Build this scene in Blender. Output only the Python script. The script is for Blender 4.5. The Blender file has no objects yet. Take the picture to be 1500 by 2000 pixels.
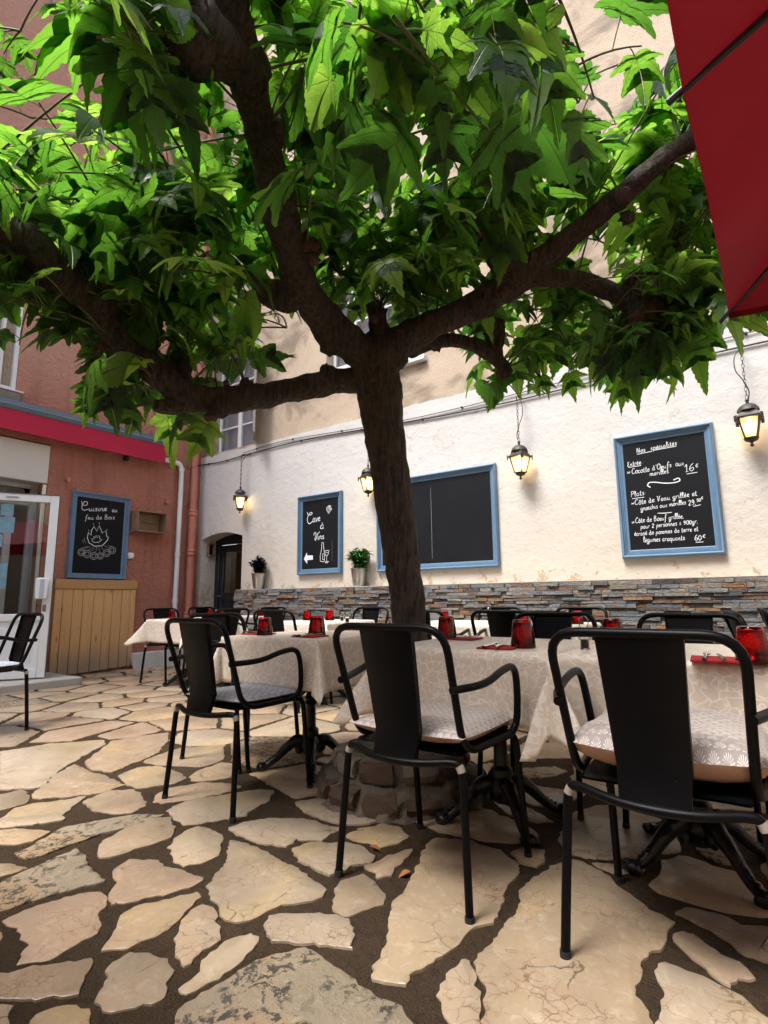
import bpy, bmesh, math, random
from mathutils import Vector, Matrix, noise as mnoise
import numpy as np

random.seed(7); rng = random.Random(11)
scene = bpy.context.scene
COL = scene.collection
R_ = math.radians

# ---------------------------------------------------------------- camera
# courtyard axes, fitted to image coordinates: x runs along the white wall, y towards it, z up, camera over the origin
CAM_H = 0.92
F_PX, W_PX, H_PX = 1075.0, 1500.0, 2000.0
RW = np.array([[0.81053864, -0.09943563, -0.57718253],
               [0.58561159, 0.12197324, 0.80136233],
               [-0.00928315, -0.98753991, 0.15709468]])   # columns: right, down, forward
C0 = np.array([0, 0, CAM_H])
cam_data = bpy.data.cameras.new('camera'); cam = bpy.data.objects.new('camera', cam_data); COL.objects.link(cam)
cam_data.sensor_fit = 'HORIZONTAL'; cam_data.sensor_width = 36.0
cam_data.lens = 36.0 * F_PX / W_PX
cam_data.clip_start = 0.02; cam_data.clip_end = 300
cam.matrix_world = Matrix(((RW[0, 0], -RW[0, 1], -RW[0, 2], 0), (RW[1, 0], -RW[1, 1], -RW[1, 2], 0),
                           (RW[2, 0], -RW[2, 1], -RW[2, 2], CAM_H), (0, 0, 0, 1)))
scene.camera = cam
scene.render.resolution_x = 768; scene.render.resolution_y = 1024

# ---------------------------------------------------------------- sky, sun, exposure
SUN_EL, SUN_AZ = R_(62), R_(200)      # azimuth counted from +y clockwise
world = bpy.data.worlds.new('World'); scene.world = world; world.use_nodes = True
wn = world.node_tree; wn.nodes.clear()
w_out = wn.nodes.new('ShaderNodeOutputWorld'); w_bg = wn.nodes.new('ShaderNodeBackground')
w_sky = wn.nodes.new('ShaderNodeTexSky'); w_sky.sky_type = 'NISHITA'; w_sky.sun_disc = False
w_sky.sun_elevation = SUN_EL; w_sky.sun_rotation = SUN_AZ; w_sky.dust_density = 3.0
w_hsv = wn.nodes.new('ShaderNodeHueSaturation'); w_hsv.inputs['Saturation'].default_value = 0.72
wn.links.new(w_sky.outputs[0], w_hsv.inputs['Color']); wn.links.new(w_hsv.outputs[0], w_bg.inputs['Color'])
w_bg.inputs['Strength'].default_value = 0.13
wn.links.new(w_bg.outputs[0], w_out.inputs[0])
sun_d = bpy.data.lights.new('sun', 'SUN'); sun = bpy.data.objects.new('sun', sun_d); COL.objects.link(sun)
sun_d.energy = 2.0; sun_d.angle = R_(20); sun_d.color = (1.0, 0.985, 0.96)
_sd = Vector((math.sin(SUN_AZ) * math.cos(SUN_EL), math.cos(SUN_AZ) * math.cos(SUN_EL), math.sin(SUN_EL)))
sun.rotation_euler = _sd.to_track_quat('Z', 'Y').to_euler()
scene.view_settings.view_transform = 'Standard'; scene.view_settings.look = 'None'
scene.view_settings.exposure = 1.54; scene.view_settings.gamma = 1.0
scene.cycles.max_bounces = 7; scene.cycles.transparent_max_bounces = 8
scene.cycles.transmission_bounces = 6; scene.cycles.diffuse_bounces = 3; scene.cycles.glossy_bounces = 2
scene.cycles.caustics_reflective = False; scene.cycles.caustics_refractive = False; scene.cycles.sample_clamp_indirect = 5.0
scene.cycles.use_adaptive_sampling = True; scene.cycles.adaptive_threshold = 0.03

# ---------------------------------------------------------------- image pixel to world helpers
def ray(px, py):
    return RW @ np.array([px - 750.0, py - 1000.0, F_PX])
def on_plane(px, py, n, c):
    n = np.array(n, float); d = ray(px, py); t = (c - n @ C0) / (n @ d)
    return Vector(C0 + t * d)
def on_ground(px, py, z=0.0): return on_plane(px, py, (0, 0, 1), z)
def on_back(px, py, y): return on_plane(px, py, (0, 1, 0), y)
def on_left(px, py, x): return on_plane(px, py, (1, 0, 0), x)
def at(px, py, depth):
    return Vector(C0 + RW @ np.array([(px - 750) / F_PX * depth, (py - 1000) / F_PX * depth, depth]))
def proj(p):
    c = RW.T @ (np.array(p, float) - C0)
    return 750 + F_PX * c[0] / max(c[2], 1e-6), 1000 + F_PX * c[1] / max(c[2], 1e-6), c[2]
def col_x(px, y, z):
    py = 1000.0
    for _ in range(20):
        q = on_back(px, py, y); py = proj((q.x, y, z))[1]
    return on_back(px, py, y).x

# ---------------------------------------------------------------- object helpers
def props(o, label=None, cat=None, group=None, kind=None):
    if label: o['label'] = label
    if cat: o['category'] = cat
    if group: o['group'] = group
    if kind: o['kind'] = kind
    return o
def thing(name, label, cat, loc=(0, 0, 0), rotz=0.0, group=None):
    o = bpy.data.objects.new(name, None); COL.objects.link(o)
    o.empty_display_size = 0.1
    o.location = loc; o.rotation_euler = (0, 0, rotz)
    return props(o, label, cat, group)
def copy_tree(o, parent=None):
    c = o.copy(); COL.objects.link(c); c.parent = parent
    for ch in list(o.children): copy_tree(ch, c)
    return c
def catmull(pts, k=6):
    pts = [Vector(p) for p in pts]
    if len(pts) < 3: return pts
    P = [pts[0] * 2 - pts[1]] + pts + [pts[-1] * 2 - pts[-2]]
    out = []
    for i in range(1, len(P) - 2):
        a, b, c, d = P[i - 1], P[i], P[i + 1], P[i + 2]
        for j in range(k):
            t = j / k
            out.append(0.5 * ((2 * b) + (c - a) * t + (2 * a - 5 * b + 4 * c - d) * t * t + (3 * b - a - 3 * c + d) * t ** 3))
    out.append(pts[-1]); return out
def resample(vals, k):
    out = []
    for i in range(len(vals) - 1):
        for j in range(k): out.append(vals[i] + (vals[i + 1] - vals[i]) * j / k)
    out.append(vals[-1]); return out

class MB:
    def __init__(s): s.v = []; s.f = []; s.uv = None; s.att = None
    def add(s, vs, fs):
        b = len(s.v); s.v.extend([tuple(v) for v in vs]); s.f.extend([tuple(b + i for i in f) for f in fs]); return s
    def box(s, lo, hi, b=0.0, M=None):
        x0, y0, z0 = lo; x1, y1, z1 = hi
        if b <= 0:
            vs = [(x0, y0, z0), (x1, y0, z0), (x1, y1, z0), (x0, y1, z0), (x0, y0, z1), (x1, y0, z1), (x1, y1, z1), (x0, y1, z1)]
            fs = [(3, 2, 1, 0), (4, 5, 6, 7), (0, 1, 5, 4), (1, 2, 6, 5), (2, 3, 7, 6), (3, 0, 4, 7)]
        else:
            c = [(x0 + x1) / 2, (y0 + y1) / 2, (z0 + z1) / 2]; h = [abs(x1 - x0) / 2, abs(y1 - y0) / 2, abs(z1 - z0) / 2]
            b = min(b, min(h) * 0.9)
            vs = []; idx = {}
            for sx in (-1, 1):
                for sy in (-1, 1):
                    for sz in (-1, 1):
                        S = (sx, sy, sz)
                        for ax in range(3):
                            p = [c[k] + S[k] * (h[k] - (0 if k == ax else b)) for k in range(3)]
                            idx[(S, ax)] = len(vs); vs.append(tuple(p))
            fs = []
            for ax in range(3):
                a1, a2 = (ax + 1) % 3, (ax + 2) % 3
                for sg in (-1, 1):
                    q = []
                    for t1, t2 in ((-1, -1), (1, -1), (1, 1), (-1, 1)):
                        S = [0, 0, 0]; S[ax] = sg; S[a1] = t1; S[a2] = t2; q.append(idx[(tuple(S), ax)])
                    fs.append(tuple(q if sg > 0 else q[::-1]))
            for ax in range(3):           # edge chamfers, edges parallel to ax
                a1, a2 = (ax + 1) % 3, (ax + 2) % 3
                for t1 in (-1, 1):
                    for t2 in (-1, 1):
                        S0 = [0, 0, 0]; S1 = [0, 0, 0]; S0[ax] = -1; S1[ax] = 1
                        for S in (S0, S1): S[a1] = t1; S[a2] = t2
                        q = [idx[(tuple(S0), a1)], idx[(tuple(S1), a1)], idx[(tuple(S1), a2)], idx[(tuple(S0), a2)]]
                        fs.append(tuple(q if t1 * t2 < 0 else q[::-1]))
            for sx in (-1, 1):
                for sy in (-1, 1):
                    for sz in (-1, 1):
                        S = (sx, sy, sz); q = [idx[(S, 0)], idx[(S, 1)], idx[(S, 2)]]
                        fs.append(tuple(q if sx * sy * sz > 0 else q[::-1]))
        if M is not None: vs = [M @ Vector(v) for v in vs]
        return s.add(vs, fs)
    def tube(s, pts, r, n=10, cap=True, wob=0.0, wscale=8.0, closed=False, seed=0.0, flat=None):
        pts = [Vector(p) for p in pts]; m = len(pts)
        rr = r if isinstance(r, (list, tuple)) else [r] * m
        T = []
        for i in range(m):
            if closed: t = pts[(i + 1) % m] - pts[i - 1]
            else: t = pts[min(i + 1, m - 1)] - pts[max(i - 1, 0)]
            T.append(t.normalized() if t.length > 1e-9 else Vector((0, 0, 1)))
        ref = Vector((0, 0, 1)) if abs(T[0].z) < 0.9 else Vector((1, 0, 0))
        N = (ref - T[0] * ref.dot(T[0])).normalized(); vs = []
        for i in range(m):
            N = N - T[i] * N.dot(T[i])
            N = N.normalized() if N.length > 1e-6 else T[i].orthogonal().normalized()
            B = T[i].cross(N)
            for j in range(n):
                a = 2 * math.pi * j / n; d = N * math.cos(a) + B * math.sin(a)
                q = rr[i]
                if wob:
                    p0 = pts[i] + d * q
                    q *= 1 + wob * (mnoise.noise(p0 * wscale + Vector((seed, 0, 0))) + 0.5 * mnoise.noise(p0 * wscale * 2.6 + Vector((0, seed, 0))))
                vs.append(pts[i] + d * q)
        fs = []
        for i in range(m if closed else m - 1):
            for j in range(n):
                a, b = i * n + j, i * n + (j + 1) % n; i2 = (i + 1) % m
                fs.append((a, b, i2 * n + (j + 1) % n, i2 * n + j))
        if cap and not closed:
            fs.append(tuple(range(n - 1, -1, -1))); fs.append(tuple((m - 1) * n + j for j in range(n)))
        return s.add(vs, fs)
    def lathe(s, prof, n=20, c=(0, 0, 0), dent=0.0, rot=0.0, capends=True, M=None):
        vs = []; m = len(prof)
        for i, (r, z) in enumerate(prof):
            for j in range(n):
                a = 2 * math.pi * j / n + rot
                q = r
                if dent: q *= 1 + dent * math.sin(3 * a + z * 60) * math.sin(z * 35) + dent * 0.6 * math.sin(5 * a - z * 90)
                vs.append(Vector((c[0] + q * math.cos(a), c[1] + q * math.sin(a), c[2] + z)))
        fs = [(i * n + j, i * n + (j + 1) % n, (i + 1) * n + (j + 1) % n, (i + 1) * n + j) for i in range(m - 1) for j in range(n)]
        if capends:
            fs.append(tuple(range(n - 1, -1, -1))); fs.append(tuple((m - 1) * n + j for j in range(n)))
        if M is not None: vs = [M @ v for v in vs]
        return s.add(vs, fs)
    def blob(s, c, r, n=10, wob=0.15, seed=0.0, sc=(1, 1, 1)):
        prof = []; vs = []; m = n // 2 + 1
        for i in range(m):
            th = math.pi * (i + 0.02) / (m - 1 + 0.04)
            for j in range(n):
                ph = 2 * math.pi * j / n
                d = Vector((math.sin(th) * math.cos(ph) * sc[0], math.sin(th) * math.sin(ph) * sc[1], math.cos(th) * sc[2]))
                q = r * (1 + wob * mnoise.noise(d * 2.2 + Vector((seed, seed * 1.7, 0))) * 1.5)
                vs.append(Vector(c) + d * q)
        fs = [(i * n + j, (i + 1) * n + j, (i + 1) * n + (j + 1) % n, i * n + (j + 1) % n) for i in range(m - 1) for j in range(n)]
        fs.append(tuple(range(n))); fs.append(tuple((m - 1) * n + j for j in range(n - 1, -1, -1)))
        return s.add(vs, fs)
    def prism(s, poly, d0, d1, axes):
        """polygon (u,v) extruded along a third axis; axes maps (u,v,d) -> xyz"""
        n = len(poly)
        vs = [axes(u, v, d0) for u, v in poly] + [axes(u, v, d1) for u, v in poly]
        fs = [tuple(range(n - 1, -1, -1)), tuple(range(n, 2 * n))]
        fs += [(i, (i + 1) % n, n + (i + 1) % n, n + i) for i in range(n)]
        return s.add(vs, fs)
    def mesh(s, name, mat=None, smooth=True, fix=False):
        me = bpy.data.meshes.new(name); me.from_pydata([tuple(v) for v in s.v], [], s.f)
        if fix:
            bm = bmesh.new(); bm.from_mesh(me); bmesh.ops.recalc_face_normals(bm, faces=bm.faces); bm.to_mesh(me); bm.free()
        if s.uv is not None:
            l = me.uv_layers.new(name='UVMap')
            li = np.empty(len(me.loops), np.int32); me.loops.foreach_get('vertex_index', li)
            l.data.foreach_set('uv', np.array(s.uv, np.float32)[li].ravel())
        if s.att is not None:
            a = me.attributes.new('rnd', 'FLOAT', 'POINT'); a.data.foreach_set('value', np.array(s.att, np.float32))
        if smooth: me.polygons.foreach_set('use_smooth', [True] * len(me.polygons))
        if smooth == 'auto': me.set_sharp_from_angle(angle=R_(38))
        if mat: me.materials.append(mat)
        me.update(); return me
    def build(s, name, mat, parent=None, smooth='auto', loc=None, fix=False):
        o = bpy.data.objects.new(name, s.mesh(name, mat, smooth, fix)); COL.objects.link(o)
        if parent is not None: o.parent = parent
        if loc is not None: o.location = loc
        return o

# ---------------------------------------------------------------- material helpers
class NT:
    def __init__(s, name):
        s.m = bpy.data.materials.new(name); s.m.use_nodes = True; s.t = s.m.node_tree; s.t.nodes.clear()
        s.out = s.t.nodes.new('ShaderNodeOutputMaterial'); s._co = None
    def n(s, ty, **kw):
        nd = s.t.nodes.new('ShaderNode' + ty)
        for k, v in kw.items(): setattr(nd, k, v)
        return nd
    def L(s, a, b): s.t.links.new(a, b); return s
    def put(s, sock, v):
        if isinstance(v, bpy.types.NodeSocket): s.L(v, sock)
        elif isinstance(v, (tuple, list)) and len(v) == 3 and sock.type == 'RGBA': sock.default_value = (*v, 1)
        else: sock.default_value = v
    def co(s, kind='Object'):
        if s._co is None: s._co = s.n('TexCoord')
        return s._co.outputs[kind]
    def mapping(s, v, scale=(1, 1, 1), loc=(0, 0, 0), rot=(0, 0, 0)):
        m = s.n('Mapping'); s.L(v, m.inputs[0]); m.inputs['Scale'].default_value = scale
        m.inputs['Location'].default_value = loc; m.inputs['Rotation'].default_value = rot; return m.outputs[0]
    def noise(s, v, scale, detail=4, rough=.6, dist=0.0):
        m = s.n('TexNoise'); s.L(v, m.inputs['Vector']); m.inputs['Scale'].default_value = scale
        m.inputs['Detail'].default_value = detail; m.inputs['Roughness'].default_value = rough; m.inputs['Distortion'].default_value = dist
        return m.outputs['Fac']
    def vor(s, v, scale, feat='F1', rand=1.0):
        m = s.n('TexVoronoi', feature=feat); s.L(v, m.inputs['Vector']); m.inputs['Scale'].default_value = scale
        m.inputs['Randomness'].default_value = rand; return m.outputs['Distance']
    def math(s, op, a, b=0.0, c=0.0, clamp=False):
        m = s.n('Math', operation=op, use_clamp=clamp); s.put(m.inputs[0], a); s.put(m.inputs[1], b); s.put(m.inputs[2], c); return m.outputs[0]
    def ramp(s, f, stops, interp='LINEAR'):
        m = s.n('ValToRGB'); s.L(f, m.inputs[0]); cr = m.color_ramp; cr.interpolation = interp
        while len(cr.elements) > 1: cr.elements.remove(cr.elements[-1])
        cr.elements[0].position = stops[0][0]; cr.elements[0].color = (*stops[0][1], 1)
        for p, c in stops[1:]:
            e = cr.elements.new(p); e.color = (*c, 1)
        return m.outputs[0]
    def step(s, f, a, b):      # smooth step a..b -> 0..1
        m = s.n('MapRange', interpolation_type='SMOOTHSTEP'); s.L(f, m.inputs[0])
        m.inputs[1].default_value = a; m.inputs[2].default_value = b; return m.outputs[0]
    def mix(s, f, a, b, mode='MIX'):
        m = s.n('Mix', data_type='RGBA', blend_type=mode); s.put(m.inputs[0], f); s.put(m.inputs[6], a); s.put(m.inputs[7], b); return m.outputs[2]
    def sep(s, v):
        m = s.n('SeparateXYZ'); s.L(v, m.inputs[0]); return m.outputs
    def bump(s, h, strength, dist=0.01, prev=None):
        m = s.n('Bump'); s.L(h, m.inputs['Height']); m.inputs['Strength'].default_value = strength; m.inputs['Distance'].default_value = dist
        if prev is not None: s.L(prev, m.inputs['Normal'])
        return m.outputs[0]
    def pbr(s, color, rough=.5, metal=0.0, normal=None, **kw):
        p = s.n('BsdfPrincipled'); s.put(p.inputs['Base Color'], color); s.put(p.inputs['Roughness'], rough); s.put(p.inputs['Metallic'], metal)
        if normal is not None: s.L(normal, p.inputs['Normal'])
        for k, v in kw.items(): s.put(p.inputs[k.replace('_', ' ')], v)
        s.L(p.outputs[0], s.out.inputs[0]); s.p = p; return s.m
    def rnd(s):
        a = s.n('Attribute', attribute_name='rnd'); return a.outputs['Fac']
    def orand(s): return s.n('ObjectInfo').outputs['Random']

def simple(name, c, rough=.5, metal=0.0, var=0.0, vs=6.0, bump=0.0, bs=60.0, **kw):
    t = NT(name); v = t.co()
    color = c
    if var:
        f = t.noise(v, vs, 5); color = t.mix(f, tuple(x * (1 - var) for x in c), tuple(min(1, x * (1 + var)) for x in c))
    nm = t.bump(t.noise(v, bs, 4), bump, 0.01) if bump else None
    return t.pbr(color, rough, metal, nm, **kw)
# ---------------------------------------------------------------- materials
def m_flag():
    t = NT('flagstone'); v = t.co('Object'); r = t.rnd()
    off = t.n('CombineXYZ'); t.L(t.math('MULTIPLY', r, 37.0), off.inputs[0]); t.L(t.math('MULTIPLY', r, 91.0), off.inputs[1])
    va = t.n('VectorMath', operation='ADD'); t.L(v, va.inputs[0]); t.L(off.outputs[0], va.inputs[1]); v = va.outputs[0]
    tone = t.ramp(r, [(0, (.36, .275, .18)), (.14, (.31, .215, .155)), (.28, (.42, .34, .24)), (.42, (.24, .185, .135)), (.56, (.40, .29, .175)), (.70, (.28, .225, .172)), (.85, (.41, .34, .255)), (1, (.37, .25, .178))])
    cl = t.noise(v, 3.2, 6, .62, .6)
    c = t.mix(t.step(cl, .3, .75), tone, t.mix(.4, tone, (.46, .33, .20)))
    c = t.mix(t.math('MULTIPLY', t.step(t.noise(v, 2.1, 3, .5, .3), .52, .70), .5), c, (.50, .36, .15))
    # vein networks
    dn = t.n('TexNoise'); t.L(v, dn.inputs['Vector']); dn.inputs['Scale'].default_value = 7; dn.inputs['Detail'].default_value = 6
    dm = t.n('VectorMath', operation='MULTIPLY_ADD'); t.L(dn.outputs['Color'], dm.inputs[0]); dm.inputs[1].default_value = (.16, .16, .16); t.L(v, dm.inputs[2])
    rs = t.n('VectorMath', operation='SCALE'); t.L(dm.outputs[0], rs.inputs[0]); t.L(t.math('ADD', .55, t.math('MULTIPLY', t.math('FRACT', t.math('MULTIPLY', r, 7.0)), 1.1)), rs.inputs['Scale'])
    e1 = t.vor(t.mapping(rs.outputs[0], (1, 1.7, 1)), 9, 'DISTANCE_TO_EDGE'); e2 = t.vor(dm.outputs[0], 26, 'DISTANCE_TO_EDGE')
    m1 = t.math('MULTIPLY', t.math('SUBTRACT', 1.0, t.step(e1, .0, .022)), t.step(t.noise(v, 3, 3), .44, .60))
    m2 = t.math('MULTIPLY', t.math('SUBTRACT', 1.0, t.step(e2, .0, .06)), t.step(t.noise(v, 5, 3, .5, .5), .5, .66))
    c = t.mix(t.math('MULTIPLY', m1, .85), c, (.13, .07, .04)); c = t.mix(t.math('MULTIPLY', m2, .9), c, (.19, .095, .055))
    e3 = t.vor(t.mapping(dm.outputs[0], (1, 1, 1), (3.1, 1.7, 0)), 3.1, 'DISTANCE_TO_EDGE')
    m3 = t.math('MULTIPLY', t.math('SUBTRACT', 1.0, t.step(e3, .002, .009)), t.step(t.noise(v, 2.3, 2), .56, .60))
    c = t.mix(t.math('MULTIPLY', m3, .8), c, (.07, .045, .03))
    gr = t.noise(v, 26, 6, .7, .8); c = t.mix(t.math('MULTIPLY', t.step(gr, .50, .70), .45), c, (.40, .27, .165)); c = t.mix(t.math('MULTIPLY', t.step(gr, .50, .32), .35), c, (.58, .50, .38))
    sp = t.step(t.noise(v, 70, 3), .68, .74); c = t.mix(t.math('MULTIPLY', sp, .35), c, (.2, .13, .08))
    dirt = t.step(t.noise(v, 1.1, 4, .6), .45, .8); c = t.mix(t.math('MULTIPLY', dirt, .75), c, (.18, .135, .09))
    h = t.math('ADD', t.math('MULTIPLY', t.noise(v, 9, 5), .8), t.math('MULTIPLY', t.noise(v, 60, 4), .3))
    h = t.math('SUBTRACT', h, t.math('MULTIPLY', m3, .6))
    rough = t.math('ADD', .14, t.math('MULTIPLY', t.noise(v, 6, 5), .42))
    return t.pbr(c, rough, 0, t.bump(h, .35, .012))
def m_lichen():
    t = NT('lichen_flagstone'); v = t.co('Object')
    dn = t.n('TexNoise'); t.L(v, dn.inputs['Vector']); dn.inputs['Scale'].default_value = 9; dn.inputs['Detail'].default_value = 6
    dm = t.n('VectorMath', operation='MULTIPLY_ADD'); t.L(dn.outputs['Color'], dm.inputs[0]); dm.inputs[1].default_value = (.2, .2, .2); t.L(v, dm.inputs[2])
    c = t.mix(t.noise(v, 4, 5), (.20, .16, .115), (.42, .335, .22))
    c = t.mix(t.step(t.noise(v, 2, 4), .45, .65), c, (.33, .22, .12))
    blk = t.math('MULTIPLY', t.step(t.noise(dm.outputs[0], 34, 6, .7), .50, .56), t.step(t.noise(v, 3.3, 4), .40, .50))
    c = t.mix(t.math('MULTIPLY', blk, .9), c, (.03, .028, .024))
    c = t.mix(t.math('MULTIPLY', t.step(t.noise(v, 55, 4), .6, .68), .45), c, (.48, .42, .31))
    return t.pbr(c, .75, 0, t.bump(t.noise(v, 45, 6, .7), .6, .02))
def m_mortar():
    t = NT('mortar'); v = t.co('Object')
    c = t.mix(t.noise(v, 3, 6, .65), (.034, .022, .013), (.088, .058, .034))
    c = t.mix(t.step(t.noise(v, 140, 3), .62, .7), c, (.11, .085, .06))
    c = t.mix(t.math('MULTIPLY', t.step(t.vor(v, 55), .62, .75), .5), c, (.03, .022, .016))
    h = t.math('ADD', t.noise(v, 10, 5), t.math('MULTIPLY', t.noise(v, 150, 4), .5))
    return t.pbr(c, .92, 0, t.bump(h, .9, .03), Specular_IOR_Level=.15)
def m_plaster():
    t = NT('white_plaster'); v = t.co('Object'); z = t.sep(v)[2]
    c = t.mix(t.noise(v, 1.3, 5), (.53, .51, .48), (.62, .61, .585))
    c = t.mix(t.math('MULTIPLY', t.step(t.noise(t.mapping(v, (3.5, 3.5, .6)), 1.2, 5, .65), .52, .75), .28), c, (.55, .48, .40))   # rain streaks
    low = t.math('SUBTRACT', 1.0, t.step(z, 1.05, 2.5))
    c = t.mix(t.math('MULTIPLY', low, .45), c, (.66, .52, .36))  # warm bounce from floor and lamps, painted into the lower plaster
    n2 = t.noise(v, 7, 7, .7, .4)
    band = t.math('SUBTRACT', 1.0, t.step(z, 1.02, 1.36))
    peel = t.step(t.math('ADD', n2, t.math('MULTIPLY', band, .16)), .675, .70)
    c = t.mix(t.math('MULTIPLY', peel, .8), c, t.mix(t.noise(v, 30, 3), (.36, .235, .135), (.55, .40, .27)))
    tiny = t.step(t.noise(v, 26, 4, .6), .735, .76); c = t.mix(t.math('MULTIPLY', tiny, .7), c, (.42, .31, .21))
    cr = t.vor(t.mapping(v, (1, 1, 1), (.3, 0, .7)), 1.0, 'DISTANCE_TO_EDGE')
    dn = t.n('TexNoise'); t.L(v, dn.inputs['Vector']); dn.inputs['Scale'].default_value = 3; dn.inputs['Detail'].default_value = 5
    dm = t.n('VectorMath', operation='MULTIPLY_ADD'); t.L(dn.outputs['Color'], dm.inputs[0]); dm.inputs[1].default_value = (.5, .5, .5); t.L(v, dm.inputs[2])
    cr = t.vor(dm.outputs[0], .9, 'DISTANCE_TO_EDGE')
    cm = t.math('MULTIPLY', t.math('SUBTRACT', 1.0, t.step(cr, .0, .007)), t.step(t.noise(v, 1.1, 2), .52, .6))
    c = t.mix(t.math('MULTIPLY', cm, .5), c, (.33, .29, .25))
    h = t.math('ADD', t.math('MULTIPLY', t.noise(v, 14, 6, .6), 1.0), t.math('MULTIPLY', t.noise(v, 3, 4), 2.2))
    h = t.math('ADD', h, t.math('MULTIPLY', t.noise(v, 70, 3), .35))
    h = t.math('SUBTRACT', h, t.math('MULTIPLY', peel, .5))
    return t.pbr(c, .85, 0, t.bump(h, .32, .022))
def m_roughcast():
    t = NT('roughcast'); v = t.co('Object')
    pat = t.noise(t.mapping(v, (1, 1, 1.25), (0, 0, 0), (0, R_(25), 0)), 1.25, 6, .62, .5)
    c = t.ramp(pat, [(.30, (.19, .15, .11)), (.43, (.30, .235, .17)), (.53, (.52, .41, .30)), (.75, (.61, .49, .37))])
    g = t.vor(v, 130); c = t.mix(t.math('MULTIPLY', t.step(g, .45, .70), .35), c, (.16, .13, .10))
    c = t.mix(t.math('MULTIPLY', t.math('SUBTRACT', 1.0, t.step(t.vor(t.mapping(v, (1, 1, 1), (4, 1, 2)), 60), .05, .16)), .6), c, (.66, .60, .52))
    h = t.math('ADD', t.math('MULTIPLY', g, -1.0), t.noise(v, 40, 4))
    return t.pbr(c, .9, 0, t.bump(h, .28, .015))
def m_redwall():
    t = NT('terracotta_render'); v = t.co('Object'); z = t.sep(v)[2]
    c = t.mix(t.noise(v, 1.6, 6, .6), (.48, .175, .112), (.62, .265, .185))
    c = t.mix(t.math('MULTIPLY', t.step(t.noise(t.mapping(v, (4, 4, .5)), 1.3, 5), .5, .72), .5), c, (.24, .075, .05))
    c = t.mix(t.math('MULTIPLY', t.step(t.noise(v, 22, 4), .68, .74), .5), c, (.60, .34, .26))
    up = t.step(z, 3.1, 4.2); c = t.mix(t.math('MULTIPLY', up, .75), c, (.70, .40, .30))     # stronger light on the upper storey, painted in as a paler tone
    h = t.math('ADD', t.math('MULTIPLY', t.noise(v, 16, 6, .65), 1.3), t.math('MULTIPLY', t.noise(v, 60, 4), .6))
    return t.pbr(c, .85, 0, t.bump(h, 1.0, .05))
def m_slate():
    t = NT('split_slate'); r = t.rnd(); v = t.co('Object')
    off = t.n('CombineXYZ'); t.L(t.math('MULTIPLY', r, 57.0), off.inputs[0]); t.L(t.math('MULTIPLY', r, 23.0), off.inputs[2])
    va = t.n('VectorMath', operation='ADD'); t.L(v, va.inputs[0]); t.L(off.outputs[0], va.inputs[1]); v = va.outputs[0]
    tone = t.ramp(r, [(0, (.15, .17, .185)), (.14, (.25, .255, .245)), (.3, (.19, .20, .205)), (.42, (.30, .27, .225)), (.54, (.17, .105, .075)), (.66, (.23, .235, .23)), (.76, (.32, .175, .075)), (.86, (.105, .075, .065)), (.93, (.27, .25, .22)), (1, (.36, .22, .10))], 'CONSTANT')
    c = t.mix(t.step(t.noise(t.mapping(v, (1, 1, 1.4)), 11, 5), .52, .72), tone, (.30, .16, .075))
    c = t.mix(t.noise(v, 40, 5), t.mix(.45, c, (.04, .04, .045)), c)
    h = t.noise(t.mapping(v, (1, 1, 1.5)), 34, 6, .7)
    return t.pbr(c, .6, 0, t.bump(h, 1.0, .02))
def m_bark():
    t = NT('bark'); v = t.co('Object')
    g = t.mapping(v, (1, 1, .16))
    c = t.mix(t.step(t.noise(g, 55, 6, .7), .32, .68), (.020, .0135, .009), (.115, .082, .057))
    c = t.mix(t.math('MULTIPLY', t.step(t.noise(v, 7, 5), .55, .72), .5), c, (.11, .095, .07))
    c = t.mix(t.math('MULTIPLY', t.step(t.noise(v, 60, 3), .66, .72), .5), c, (.26, .23, .19))
    h = t.math('ADD', t.math('MULTIPLY', t.noise(g, 60, 6, .7), 1.0), t.math('MULTIPLY', t.noise(v, 14, 5), .9))
    return t.pbr(c, .8, 0, t.bump(h, 1.0, .05))
def m_cutwood():
    t = NT('pruning_scar'); v = t.co('Object')
    c = t.mix(t.noise(v, 18, 6), (.045, .024, .015), (.13, .07, .042))
    return t.pbr(c, .8, 0, t.bump(t.noise(v, 50, 6, .7), 1.0, .02))
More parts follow.
